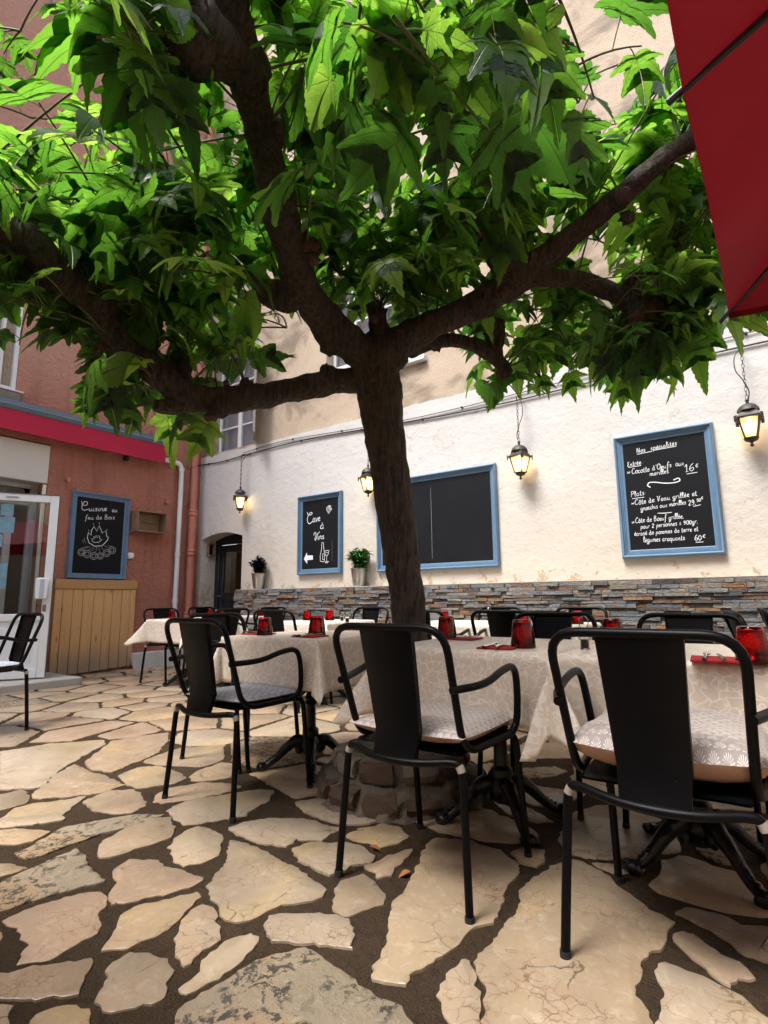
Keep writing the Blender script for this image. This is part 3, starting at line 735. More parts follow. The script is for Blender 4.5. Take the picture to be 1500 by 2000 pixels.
# the top of the white paint laps over the window foot: fill the strip behind it
b.build('roughcast_wall', ROUGH, wall_w, smooth=False)
MB().box(wpt(W1[0], 3.10, Y_WH + .03), wpt(W1[1], W1[2] - .002, Y_WH + .26)).build('sill_block', PLASTER, wall_w, smooth=False)
def casement(parent, w, y, f, panes=2, curtain=CURT):
    x0, x1, z0, z1 = w
    fr = thing('window', None, None); fr.parent = parent
    b = MB(); t = .055
    for lo, hi in (((x0, z0), (x0 + t, z1)), ((x1 - t, z0), (x1, z1)), ((x0 + t, z0), (x1 - t, z0 + t)), ((x0 + t, z1 - t), (x1 - t, z1))):
        b.box(f(lo[0], lo[1], y), f(hi[0], hi[1], y + .06), .005)
    m = (x0 + x1) / 2
    b.box(f(m - .045, z0 + t, y - .012), f(m + .045, z1 - t, y + .05), .006)
    b.build('window_frame', WHITEP, fr)
    for sx in (x0 + t, m + .045):
        wdt = (x1 - x0) / 2 - t - .045
        for k in range(1, 4):
            zz = z0 + t + (z1 - z0 - 2 * t) * k / 4
            MB().box(f(sx, zz - .013, y + .005), f(sx + wdt, zz + .013, y + .035), .003).build('glazing_bar', WHITEP, fr)
        MB().box(f(sx, z0 + t, y + .018), f(sx + wdt, z1 - t, y + .023)).build('pane', WPANE, fr, smooth=False)
    b = MB(); N = 40; vs = []
    for i in range(N + 1):
        x = x0 + t + (x1 - x0 - 2 * t) * i / N; dy = .012 * math.sin(i * 1.9)
        vs += [f(x, z0 + t, y + .06 + dy), f(x, z1 - t, y + .06 + dy)]
    b.add(vs, [(2 * i, 2 * i + 2, 2 * i + 3, 2 * i + 1) for i in range(N)]); b.build('net_curtain', curtain, fr)
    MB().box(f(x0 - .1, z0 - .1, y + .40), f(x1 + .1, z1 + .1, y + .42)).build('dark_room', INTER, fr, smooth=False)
    return fr
for w in (W1, W2, W3): casement(wall_w, w, Y_WH + .16, wpt)
for w in (W2, W3):
    MB().box(wpt(w[0] - .06, w[2] - .07, Y_WH - .05), wpt(w[1] + .06, w[2] - .004, Y_WH + .2), .008).build('window_sill', WHITEP, wall_w)
# folded shutter leaf at the right of the corner window, with its hinge
shutter = thing('shutter', None, None, wpt(-6.185, 3.28, Y_WH - .004), math.atan2(-.66, .75)); shutter.parent = wall_w
b = MB()
for lo, hi in (((0, 0), (.06, 1.46)), ((.36, 0), (.42, 1.46)), ((.06, 0), (.36, .09)), ((.06, 1.37), (.36, 1.46)), ((.06, .7), (.36, .77))):
    b.box((lo[0], -.016, lo[1]), (hi[0], .016, hi[1]), .004)
b.build('shutter_frame', GREYW, shutter)
for k in range(20):
    z = .10 + k * .063
    if .66 < z < .78: continue
    MB().box((.06, -.012, z), (.36, .010, z + .045), .002).build('louvre', GREYW, shutter)
for z in (.18, 1.2): MB().box((-.03, -.02, z), (.08, .022, z + .035), .004).build('hinge', GREYW, shutter)
# cellar door set deep in its arch
door = thing('cellar_door', None, None); door.parent = wall_w
YD = Y_WH + .26
b = MB()
b.box(wpt(DX0 + .003, 0.01, YD), wpt(DX0 + .10, 1.99, YD + .06), .006); b.box(wpt(DX1 - .10, 0.01, YD), wpt(DX1 - .003, 1.99, YD + .06), .006)
b.box(wpt(DX0 + .10, 1.80, YD), wpt(DX1 - .10, 1.99, YD + .06), .006)
b.build('door_frame', DOORB, door)
b = MB(); x0, x1 = DX0 + .11, DX1 - .11
for lo, hi in (((x0, .02), (x0 + .09, 1.79)), ((x1 - .09, .02), (x1, 1.79)), ((x0 + .09, .02), (x1 - .09, .2)), ((x0 + .09, 1.68), (x1 - .09, 1.79)), ((x0 + .09, .92), (x1 - .09, 1.05))):
    b.box(wpt(lo[0], lo[1], YD + .015), wpt(hi[0], hi[1], YD + .055), .005)
b.build('door_leaf', DOORB, door)
MB().box(wpt(x0 + .09, 1.05, YD + .03), wpt(x1 - .09, 1.68, YD + .036)).build('pane', DARKGL, door, smooth=False)
MB().box(wpt(x0 + .09, .20, YD + .028), wpt(x1 - .09, .92, YD + .04)).build('panel', DOORB, door, smooth=False)
MB().tube([wpt(x0 + .045, 1.0, YD + .01), wpt(x0 + .045, 1.0, YD - .035), wpt(x0 + .13, 1.0, YD - .04)], .009, 8).build('handle', STEEL, door)
# shallow lobby behind the cellar door
b = MB(); b.box(wpt(DX0 - .1, 0, YD + .5), wpt(DX1 + .1, 2.1, YD + .52)); b.build('lobby_wall', simple('brown_lobby', (.10, .045, .02), .8), door, smooth=False)
sc_ = thing('wall_lamp', 'small brown wooden wall lamp inside the white door arch', 'lamp', (DX0 + .002, Y_WH + .14, 1.62))
b = MB(); b.box((0, -.05, 0), (.02, .05, .2), .004); b.box((.02, -.05, 0), (.075, .05, .02), .004); b.box((.02, -.05, .18), (.075, .05, .2), .004)
b.box((.02, -.05, .02), (.06, -.035, .18), .003); b.box((.02, .035, .02), (.06, .05, .18), .003); b.build('case', CRATE, sc_)
MB().box((.03, -.03, .025), (.05, .03, .175)).build('glass', CLEARGL, sc_, smooth=False)

# ---------------------------------------------------------------- low wall clad in split slate
low = thing('slate_clad_wall', 'low wall ledge clad in grey and rust split slate, along the white wall', 'wall', (-2, 5.2, 0))
LX0, LX1, LY, LZ = -6.27, 4.0, 5.10, 1.07
MB().box((LX0 + .02 + 2, LY + .018 - 5.2, 0), (LX1 + 2, Y_WH + .01 - 5.2, LZ - .006)).build('core', STONE, low, smooth=False)
srg = random.Random(21); z = .0; strips = []
while z < LZ - .012:
    hh = srg.choice((.026, .032, .038, .030, .046)); hh = min(hh, LZ - z)
    x = LX0 + srg.uniform(-.0, .01)
    while x < LX1:
        l = srg.choice((.06, .09, .12, .16, .2, .26)) * srg.uniform(.8, 1.2); x2 = min(x + l, LX1)
        strips.append((x, x2 - .003, z, z + hh - .003, srg.uniform(.0, .030), srg.random())); x = x2
    z += hh
z = 0
while z < LZ - .02:   # return at the end by the cellar door
    hh = srg.choice((.026, .034, .04)); hh = min(hh, LZ - z)
    strips.append((None, srg.uniform(.0, .008), z, z + hh - .002, 0, srg.random())); z += hh
def strip(b, s, r):
    if s[0] is None:
        b.box((LX0 - .005 - s[1] + 2, LY + .012 - 5.2, s[2]), (LX0 + .03 + 2, Y_WH - .003 - 5.2, s[3]), .002)
    else:
        x0, x1, z0, z1, pr, _ = s; k = len(b.v)
        b.box((x0 + 2, LY - pr - 5.2, z0), (x1 + 2, LY + .03 - 5.2, z1), .0025)
        for i in range(k, len(b.v)):
            vx, vy, vz = b.v[i]
            if vy < LY - 5.2 + .01: b.v[i] = (vx, vy + .006 * mnoise.noise(Vector((vx * 9, vz * 40, r * 9))), vz + .0025 * mnoise.noise(Vector((vx * 6, vz * 9, r * 5))))
def svis(s):
    x0 = s[0] if s[0] is not None else LX0
    x1 = s[1] if s[0] is not None else LX0 + .02
    x, y, d = proj(((x0 + x1) / 2, LY, (s[2] + s[3]) / 2))
    if not (-20 < x < 1520): return 0
    hid = 1.0 if y < 1185 else (.45 if y < 1215 else .1)
    return hid * (x1 - x0) * (s[3] - s[2]) / d ** 2
strips.sort(key=lambda s: -svis(s)); rest = MB(); rest.att = []
for i, s in enumerate(strips):
    if i < 300:
        b = MB(); strip(b, s, s[5]); b.att = [s[5]] * len(b.v); b.build('slate_strip', SLATE, low, smooth=False)
    else:
        k = len(rest.v); strip(rest, s, s[5]); rest.att += [s[5]] * (len(rest.v) - k)
props(rest.build('slate_strips', SLATE, low, smooth=False), kind='stuff')
props(MB().box((LX0 + 2, LY + .004 - 5.2, LZ - .0055), (LX1 + 2, Y_WH - .003 - 5.2, LZ + .006), .003).build('ledge_top', simple('ledge_cement', (.34, .31, .27), .85, var=.25, vs=8, bump=.5, bs=50), low))

# ---------------------------------------------------------------- red building
red = thing('red_building', 'terracotta rendered building with a glazed doorway, on the left', 'building', (X_RED - .2, 2, 0))
def rpt(u, v, d): return (d - (X_RED - .2), u - 2, v)         # u=y, v=z, d=x
D_ = (1.55, 3.05, .0, 2.92); WU = (1.45, 2.60, 3.50, 5.2); WU2 = (3.2, 4.2, 6.6, 8.1)
b = MB(); hole_wall(b, -7.0, Y_WH + .3, 0, 12.0, [D_, WU], lambda u, v, d: rpt(u, v, X_RED - d))
b.f = [f[::-1] for f in b.f]
b.build('rendered_wall', REDW, red, smooth=False)
# upper window with white frame, reed blind and stone sill
uw = thing('window', None, None); uw.parent = red
y0, y1, z0, z1 = WU; xw = X_RED - .06
b = MB()
for lo, hi in (((y1 - .05, z0), (y1 - .002, z1)), ((y0 + .002, z0), (y0 + .05, z1)), ((y0 + .05, z0 + .002), (y1 - .05, z0 + .04)), ((y0 + .05, z1 - .05), (y1 - .05, z1 - .002))):
    b.box(rpt(lo[0], lo[1], xw - .04), rpt(hi[0], hi[1], xw + .05), .004)
b.box(rpt(y1 - .20, z0 + .04, xw - .03), rpt(y1 - .165, z1 - .05, xw + .045), .004)
b.build('window_frame', WHITEP, uw)
MB().box(rpt(y0 - .02, z0 - .022, X_RED - .05), rpt(y1 + .07, z0 - .001, X_RED + .05), .004).build('drip_board', WHITEP, uw)
MB().box(rpt(y0 - .02, z0 - .16, X_RED - .03), rpt(y1 + .05, z0 - .024, X_RED + .045), .012).build('stone_sill', STONE, uw)
yy = y1 - .053
while yy > y0 + .06:
    MB().tube([rpt(yy - .006, z0 + .045, xw - .01 + rng.uniform(-.003, .003)), rpt(yy - .006, z1 - .06, xw - .01)], .0055, 5).build('reed', REED1, uw)
    yy -= .0135
    if yy < y1 - .62: break
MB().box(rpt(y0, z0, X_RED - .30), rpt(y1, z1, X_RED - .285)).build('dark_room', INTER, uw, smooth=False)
# doorway: reveal, white inner frame, roller-shutter box and rail, dark room behind
xr = X_RED - .26
b = MB(); y0, y1 = D_[0], D_[1]
b.box(rpt(y1 - .085, .02, xr - .05), rpt(y1 - .003, 2.44, xr + .02), .005); b.box(rpt(y0 + .003, .02, xr - .05), rpt(y0 + .1, 2.44, xr + .02), .005)
b.box(rpt(y0 + .1, 2.14, xr - .05), rpt(y1 - .085, 2.22, xr + .02), .005); b.box(rpt(y0 + .1, 2.36, xr - .05), rpt(y1 - .085, 2.44, xr + .02), .005)
b.box(rpt(y1 - .34, .02, xr - .05), rpt(y1 - .26, 2.14, xr + .015), .005)
b.build('doorway_frame', PVC, red)
MB().box(rpt(y0 + .1, 2.22, xr - .03), rpt(y1 - .085, 2.36, xr - .02)).build('transom_pane', DARKGL, red, smooth=False)
MB().box(rpt(y0 + .1, .04, xr - .03), rpt(y1 - .34, 2.14, xr - .024)).build('side_pane', PANE, red, smooth=False)
MB().box(rpt(y0 + .003, 2.405, X_RED - .22), rpt(y1 - .006, 2.90, X_RED + .015), .006).build('shutter_box', OFFW, red)
MB().box(rpt(y1 - .055, .02, X_RED - .06), rpt(y1 - .003, 2.40, X_RED - .004), .006).build('shutter_rail', STEEL, red)
b = MB(); b.box(rpt(-.5, 0.002, X_RED - 3.2), rpt(3.6, 2.95, X_RED - .32)); b.f = b.f[:]  # room behind
room = MB(); 
for q in ([(-.5, .004), (3.6, .004)],): pass
def quad(bm, a, b_, c, d): k = len(bm.v); bm.v += [a, b_, c, d]; bm.f.append((k, k + 1, k + 2, k + 3))
ra, rb, rc, rd = -.5, 3.6, X_RED - .32, X_RED - 3.2
quad(room, rpt(ra, .004, rc), rpt(rb, .004, rc), rpt(rb, .004, rd), rpt(ra, .004, rd)); quad(room, rpt(ra, 2.9, rc), rpt(rb, 2.9, rc), rpt(rb, 2.9, rd), rpt(ra, 2.9, rd))
quad(room, rpt(ra, .004, rd), rpt(rb, .004, rd), rpt(rb, 2.9, rd), rpt(ra, 2.9, rd)); quad(room, rpt(ra, .004, rc), rpt(ra, .004, rd), rpt(ra, 2.9, rd), rpt(ra, 2.9, rc)); quad(room, rpt(rb, .004, rc), rpt(rb, .004, rd), rpt(rb, 2.9, rd), rpt(rb, 2.9, rc))
room.build('dining_room', INTER, red, smooth=False)
# whitewashed plinth with a broken foot
b = MB(); N = 26; vs = []
for i in range(N + 1):
    y = 4.28 + (5.22 - 4.28) * i / N
    q = .10 + .02 * mnoise.noise(Vector((y * 5, 0, 0))); ht = .21 + .02 * mnoise.noise(Vector((y * 4, 3, 0)))
    vs += [rpt(y, .0, X_RED + q + .015), rpt(y, ht * .55, X_RED + q), rpt(y, ht, X_RED + q - .015), rpt(y, ht + .012, X_RED - .01)]
fs = [(4 * i + j, 4 * i + j + 1, 4 * i + j + 5, 4 * i + j + 4) for i in range(N) for j in range(3)]
fs += [(3, 2, 1, 0), (4 * N, 4 * N + 1, 4 * N + 2, 4 * N + 3)]
b.add(vs, fs).build('plinth', WPLINTH, red, fix=True)
# small terracotta stubs left in the wall
for (y, z) in ((3.27, 2.49), (4.70, 2.40)):
    MB().tube([rpt(y, z, X_RED - .02), rpt(y, z, X_RED + .07)], [.022, .03], 8).build('wall_stub', TERRA, red)
apron = props(MB().box((X_RED + .005, .2, .0), (-6.55, 3.22, .085), .01).build('door_step', CONC), kind='structure')

# added unseen houses behind and beside the camera, put in to shape the light
OPP = simple('added_house_render', (.52, .43, .32), .9, var=.2, vs=1.2, bump=.4, bs=20)
for nm, (lo, hi) in (('added_opposite_house', ((-8.2, -11.5, 0), (7.0, -8.0, 6.5))), ('added_side_house', ((5.5, -7.99, 0), (8.5, 5.6, 8.0)))):
    o = MB().box(lo, hi).build(nm, OPP, smooth=False); props(o, kind='structure')
# ================================================================ FIXTURES ON THE WALLS
# awning: closed blue-grey case and hanging raspberry valance
aw = thing('awning', 'closed blue-grey awning with a raspberry red valance above the glazed doorway', 'awning', (X_RED, 3.0, 2.9))
def apt(y, z, x): return (x - X_RED, y - 3.0, z - 2.9)
prof = [(.0, 3.33), (.06, 3.355), (.13, 3.345), (.175, 3.30), (.185, 3.25), (.17, 3.21), (.02, 3.205), (.0, 3.21)]
b = MB(); vs = []; m = len(prof)
for y in (.2, 4.58):
    vs += [apt(y, z, X_RED + .002 + x) for x, z in prof]
b.add(vs, [(j, (j + 1) % m, m + (j + 1) % m, m + j) for j in range(m)] + [tuple(range(m - 1, -1, -1)), tuple(range(m, 2 * m))]).build('case', ANTHR, aw, fix=True)
MB().box(apt(4.582, 3.195, X_RED + .002), apt(4.60, 3.36, X_RED + .195), .004).build('end_cap', ANTHR, aw)
MB().box(apt(.2, 3.262, X_RED + .184), apt(4.58, 3.272, X_RED + .192), .002).build('case_lip', simple('pale_case_lip', (.26, .33, .39), .4), aw)
b = MB(); N = 90; vs = []
for i in range(N + 1):
    y = .22 + (4.56 - .22) * i / N
    for k in range(6):
        z = 3.215 - .265 * k / 5
        vs.append(apt(y, z + .004 * math.sin(y * 3), X_RED + .165 + .012 * k / 5 + .010 * (k / 5) * mnoise.noise(Vector((y * 2.3, k * .25, 5)))))
b.add(vs, [(6 * i + k, 6 * i + k + 1, 6 * i + k + 7, 6 * i + k + 6) for i in range(N) for k in range(5)]).build('valance', AWN, aw)
MB().box(apt(.2, 3.0, X_RED + .002), apt(4.56, 3.203, X_RED + .03), .004).build('back_rail', simple('brown_stained_wood', (.13, .055, .035), .7, var=.3, vs=10), aw)
MB().tube(catmull([apt(3.93, 2.97, X_RED + .09), apt(3.95, 2.87, X_RED + .08), apt(4.0, 2.82, X_RED + .08), apt(4.04, 2.86, X_RED + .07), apt(4.05, 2.98, X_RED + .06)]), .004, 5).build('loose_cable', GREYC, aw)
MB().box(apt(4.0, 2.90, X_RED + .01), apt(4.06, 2.97, X_RED + .07), .01).build('junction_box', RUBBER, aw)

# gutter downpipes
wp = thing('white_downpipe', 'white plastic downpipe running down the red wall beside the awning end', 'downpipe', (X_RED + .05, 4.9, 0))
path = catmull([(.03, -.33, 3.03), (.03, -.10, 3.02), (.03, -.03, 2.99), (.03, 0, 2.92)], 4) + [Vector((.03, 0, 2.0)), Vector((.03, 0, .24))]
MB().tube(path, .036, 12).build('pipe', PVC, wp)
for z in (2.9, 1.6, .9): MB().lathe([(.037, 0), (.043, .004), (.043, .05), (.037, .054)], 14, (.03, 0, z)).build('collar', PVC, wp)
tp = thing('terracotta_downpipe', 'round terracotta painted downpipe in the corner of the red wall', 'downpipe', (X_RED + .09, 5.13, 0))
MB().tube([(0, 0, 2.25), (0, 0, 6), (0, 0, 11.5)], .052, 14).build('upper_pipe', TERRA, tp)
MB().tube([(0, 0, .0), (0, 0, 1.2), (0, 0, 2.3)], .061, 14, wob=.02).build('lower_pipe', TERRA, tp)
for z in (2.28, 1.66, .72, .1):
    MB().lathe([(.062, -.05), (.074, -.045), (.078, -.02), (.066, 0), (.078, .02), (.074, .045), (.062, .05)], 16, (0, 0, z)).build('collar', TERRA, tp)
for z in (1.9, 3.4): MB().box((-.10, -.012, z), (-.04, .012, z + .03)).build('bracket', TERRA, tp)

# plank panel leaning flat on the red wall below its board
pan = thing('plank_panel', 'waist-high pine plank panel, greyed at the foot, below the fire board', 'panel', (X_RED + .01, 3.77, 0))
pr = random.Random(3)
ys = [-.535, -.44, -.315, -.19, -.05, .085, .205, .335, .455, .535]
for i in range(len(ys) - 1):
    MB().box((.004, ys[i] + .003, .012 + .045 * (ys[i] + .535)), (.026 + pr.uniform(-.002, .003), ys[i + 1] - .003, 1.088), .004).build('plank', PINE, pan)
RAIL = m_wood('pine_rail', (.42, .225, .085), (.56, .33, .14))
t_ = MB().box((-.046, -.5535, -.012), (.046, .5535, .012), .004)
rl = MB().box((.006, -.545, 1.092), (.036, .545, 1.215), .005).build('top_rail', RAIL, pan)

# white glazed door standing open
dr = thing('glass_door', 'white framed glass door standing open in front of the red wall', 'door', (-6.80, 2.93, .1), math.atan2(-.87, -.49))
# local +x runs from the free edge to the hinge
Ld, Hd = .92, 2.05
b = MB(); st = .085
for lo, hi in (((0, 0), (st, Hd)), ((Ld - st, 0), (Ld, Hd)), ((st, Hd - .085), (Ld - st, Hd)), ((st, .62), (Ld - st, .70)), ((st, 0), (Ld - st, .10))):
    b.box((lo[0], -.03, lo[1]), (hi[0], .03, hi[1]), .006)
b.build('frame', PVC, dr)
MB().box((st, -.012, .10), (Ld - st, .012, .62), .003).build('lower_panel', PVC, dr)
MB().box((st + .07, -.017, .17), (Ld - st - .07, .017, .55), .006).build('panel_field', PVC, dr)
MB().box((st, -.004, .70), (Ld - st, .004, Hd - .085)).build('pane', PANE, dr, smooth=False)
b = MB(); b.box((-.006, -.022, .01), (-.001, -.012, Hd - .01)); b.box((-.006, .010, .01), (-.001, .020, Hd - .01)); b.box((0, -.0345, Hd), (Ld, .0345, Hd + .008)); b.build('seal', PVCG, dr, smooth=False)
SGN = 1
hb = MB(); hb.box((.03, .032, .86), (.16, .075, 1.10), .012); hd = hb.build('push_handle', PVC, dr)
MB().box((.07, .0755, .87), (.115, .0775, 1.085), .001).build('handle_strip', simple('grey_blue_label', (.42, .47, .60), .5), hd)
MB().box((.04, .0305, .72), (.075, .036, .80), .003).build('lock_plate', CHROME, dr)
MB().tube([(.40, .032, Hd - .04), (.52, .036, Hd - .04)], .008, 6).build('catch', STEEL, dr)
for (x0, x1, z0, z1) in ((.42, .58, 1.60, 1.78), (.44, .56, 1.80, 1.93), (.52, .62, 1.44, 1.58), (.45, .62, .98, 1.26)):
    MB().box((x0, .0045, z0), (x1, .0055, z1)).build('sticker', PAPERB, dr, smooth=False)

# ---------------------------------------------------------------- chalkboards
def frame_board(name, label, w, h, loc, rotz, fw=.072, tilt=0.0):
    """board facing local -y, lower edge at z=0, centred on x"""
    o = thing(name, label, 'chalkboard', loc, rotz)
    if tilt: o.rotation_euler = (0, tilt, rotz)
    prof = [(0, .0), (0, .030), (.006, .044), (.013, .050), (.020, .048), (.026, .040), (.0265, .032), (.037, .034), (.0385, .025), (.049, .026), (.0505, .018), (.063, .018), (fw, .013), (fw, .0)]
    b = MB(); m = len(prof); vs = []
    for cx, cz, sx, sz in ((-w / 2, 0, 1, 1), (w / 2, 0, -1, 1), (w / 2, h, -1, -1), (-w / 2, h, 1, -1)):
        vs += [(cx + sx * q, -d, cz + sz * q) for q, d in prof]
    fs = []
    for k in range(4):
        for j in range(m - 1): fs.append((k * m + j, k * m + j + 1, ((k + 1) % 4) * m + j + 1, ((k + 1) % 4) * m + j))
    b.add(vs, fs); fr = b.build('frame', BLUEP, o, fix=True)
    MB().box((-w / 2 + fw - .004, -.012, fw - .004), (w / 2 - fw + .004, -.002, h - fw + .004)).build('board', BOARD, o, smooth=False)
    return o
menu = frame_board('chalkboard', 'blue framed menu chalkboard covered in white writing, rightmost on the white wall', .80, 1.12, (-.76, Y_WH - .003, 1.262), 0)
cave = frame_board('chalkboard', 'narrow blue framed chalkboard with arrow and wine bottle drawing', .765, 1.05, (-4.84, Y_WH - .003, 1.25), 0)
big = frame_board('chalkboard', 'wide blue framed chalkboard with one vertical line, behind the tree trunk', 1.56, 1.09, (-3.125, Y_WH - .003, 1.24), 0)
fire = frame_board('chalkboard', 'blue framed chalkboard with a campfire drawing on the red wall', .79, 1.15, (X_RED + .003, 3.745, 1.225), R_(90))

# single-stroke handwriting: each glyph = (advance, strokes); x-height .5, ascender 1, descender -.4
G = {
 'a': (.52, [[(.40,.40),(.24,.50),(.06,.34),(.08,.08),(.24,.02),(.38,.16),(.41,.48),(.41,.12),(.52,.02)]]),
 'c': (.42, [[(.38,.42),(.22,.50),(.05,.32),(.08,.08),(.24,.0),(.42,.10)]]),
 'd': (.55, [[(.40,.40),(.24,.50),(.06,.34),(.08,.08),(.24,.02),(.38,.16),(.36,.60),(.22,.96)],[(.38,.2),(.44,.03),(.55,.05)]]),
 'e': (.42, [[(.06,.24),(.34,.34),(.28,.48),(.12,.44),(.05,.22),(.16,.02),(.42,.10)]]),
 'f': (.38, [[(.40,.86),(.28,1.0),(.16,.80),(.14,.2),(.08,-.34),(-.02,-.30)],[(.0,.46),(.34,.50)]]),
 'g': (.50, [[(.40,.40),(.24,.50),(.06,.34),(.10,.08),(.26,.04),(.40,.20),(.42,.48),(.40,-.20),(.22,-.40),(.06,-.26),(.50,.06)]]),
 'h': (.50, [[(.08,1.0),(.06,.0)],[(.06,.28),(.24,.50),(.38,.38),(.38,.04),(.50,.04)]]),
 'i': (.24, [[(.08,.48),(.08,.06),(.24,.04)],[(.10,.70),(.11,.73)]]),
 'l': (.26, [[(.04,.10),(.20,.70),(.16,.98),(.07,.88),(.08,.10),(.26,.04)]]),
 'm': (.72, [[(.04,.48),(.06,.0)],[(.06,.30),(.20,.50),(.30,.38),(.30,.0)],[(.30,.30),(.46,.50),(.57,.38),(.58,.05),(.72,.05)]]),
 'n': (.50, [[(.04,.48),(.06,.0)],[(.06,.30),(.24,.50),(.36,.38),(.37,.05),(.50,.05)]]),
 'o': (.48, [[(.26,.50),(.08,.38),(.06,.12),(.22,.0),(.40,.14),(.40,.38),(.24,.50),(.48,.46)]]),
 'p': (.50, [[(.08,.48),(.04,-.40)],[(.07,.30),(.24,.50),(.40,.36),(.34,.08),(.10,.06)]]),
 'q': (.50, [[(.40,.40),(.24,.50),(.06,.34),(.10,.08),(.26,.04),(.40,.20)],[(.42,.48),(.40,-.40)]]),
 'r': (.38, [[(.06,.48),(.06,.0)],[(.06,.26),(.18,.46),(.36,.46)]]),
 's': (.40, [[(.34,.42),(.20,.50),(.09,.40),(.28,.20),(.24,.02),(.04,.06)]]),
 't': (.34, [[(.14,.84),(.12,.10),(.22,.0),(.34,.08)],[(.0,.54),(.30,.58)]]),
 'u': (.52, [[(.06,.48),(.06,.14),(.18,.0),(.34,.12),(.38,.48),(.38,.10),(.52,.03)]]),
 'v': (.44, [[(.04,.48),(.18,.0),(.38,.50)]]),
 'x': (.46, [[(.04,.48),(.38,.0)],[(.40,.48),(.02,.0)]]),
 'N': (.66, [[(.06,.0),(.08,1.0),(.46,.04),(.50,1.0)]]),
 'E': (.56, [[(.46,.86),(.26,.98),(.12,.78),(.30,.54),(.08,.30),(.20,.02),(.50,.12)]]),
 'C': (.62, [[(.56,.82),(.36,1.0),(.10,.72),(.06,.28),(.26,.0),(.58,.14)]]),
 'O': (.62, [[(.34,1.0),(.08,.70),(.08,.24),(.30,.0),(.54,.26),(.54,.72),(.34,1.0)]]),
 'P': (.56, [[(.10,1.0),(.08,.0)],[(.0,.94),(.34,1.0),(.50,.80),(.38,.54),(.10,.50)]]),
 'V': (.64, [[(.02,.90),(.14,.98),(.26,.02),(.48,.86),(.64,1.0)]]),
 'B': (.62, [[(.10,.96),(.08,.02)],[(.04,.96),(.36,1.0),(.44,.78),(.12,.54),(.46,.44),(.50,.14),(.26,.0),(.06,.04)]]),
 '0': (.54, [[(.28,.80),(.08,.56),(.08,.20),(.26,.0),(.46,.22),(.46,.58),(.28,.80)]]),
 '1': (.40, [[(.04,.58),(.24,.84),(.22,.0)],[(.08,.0),(.38,.02)]]),
 '2': (.52, [[(.08,.64),(.24,.82),(.42,.66),(.28,.34),(.06,.02),(.48,.04)]]),
 '5': (.46, [[(.42,.80),(.14,.78),(.10,.46),(.32,.48),(.40,.22),(.22,.0),(.04,.08)]]),
 '6': (.52, [[(.42,.84),(.18,.60),(.06,.22),(.24,.0),(.44,.16),(.38,.38),(.10,.26)]]),
 '9': (.50, [[(.40,.66),(.24,.80),(.08,.62),(.20,.40),(.40,.60),(.36,.24),(.14,.0)]]),
 '*': (.42, [[(.04,.12),(.36,.44)],[(.06,.44),(.34,.10)],[(.02,.28),(.38,.28)]]),
 ':': (.26, [[(.10,.40),(.11,.44)],[(.10,.06),(.11,.10)]]),
 '.': (.20, [[(.06,.0),(.09,.03)]]), ',': (.20, [[(.10,.06),(.05,-.12)]]), "'": (.18, [[(.10,1.0),(.06,.78)]]),
 '+': (.46, [[(.04,.40),(.40,.42)],[(.22,.62),(.22,.20)],[(.02,.06),(.42,.08)]]),
 'e!': (.42, []), '$': (.44, [[(.42,.78),(.24,.84),(.10,.56),(.14,.20),(.40,.14)],[(.0,.56),(.32,.58)],[(.0,.40),(.30,.42)]]),
 ' ': (.34, []),
}
ACC = {'é': ('e', [[(.16,.60),(.30,.78)]]), 'è': ('e', [[(.30,.60),(.14,.78)]]), 'à': ('a', [[(.30,.62),(.14,.78)]]), 'ô': ('o', [[(.10,.60),(.24,.76),(.38,.60)]])}
def glyph(ch):
    if ch in ACC:
        a, st = ACC[ch]; g = G[a]; return (g[0], g[1] + st)
    return G.get(ch, (.34, []))
def ribbon(b, pts, w, y):
    """flat chalk line in the xz plane"""
    P = [Vector((p[0], p[1])) for p in pts]; n = len(P); vs = []
    for i in range(n):
        t = P[min(i + 1, n - 1)] - P[max(i - 1, 0)]
        t = t.normalized() if t.length > 1e-9 else Vector((1, 0)); q = Vector((-t.y, t.x)) * w * .5
        if i in (0, n - 1): q *= .7
        vs += [(P[i].x + q.x, y, P[i].y + q.y), (P[i].x - q.x, y, P[i].y - q.y)]
    b.add(vs, [(2 * i, 2 * i + 1, 2 * i + 3, 2 * i + 2) for i in range(n - 1)])
hand = random.Random(9)
def smooth2(pts, k=5):
    return [(p.x, p.y) for p in catmull([(x, y, 0) for x, y in pts], k)]
def writing(b, text, p0, p1, hgt, w=.0046, y=-.0145):
    """p0,p1 = baseline ends (x,z) on the board"""
    tot = sum(glyph(c)[0] + .05 for c in text); p0 = Vector(p0); p1 = Vector(p1); d = p1 - p0; sx = d.length / tot
    u = d.normalized(); v = Vector((-u.y, u.x)); x = 0.0
    for c in text:
        adv, st = glyph(c); dy = hand.uniform(-.03, .03); sc = hand.uniform(.94, 1.06)
        for s in st:
            pts = []
            for a, q in s: pts.append(p0 + u * ((x + a * sc + .10 * q) * sx) + v * ((q * sc + dy) * hgt))
            ribbon(b, smooth2([(q.x, q.y) for q in pts]) if len(pts) > 2 else [(q.x, q.y) for q in pts], w, y)
        x += adv + .05
def W6(cx, cy):    # image pixel on the menu board -> its own x,z
    p = on_back(1200 + cx / 6.522, 820 + cy / 6.522, Y_WH - .017); return (p.x - menu.location.x, p.z - menu.location.z)
b = MB()
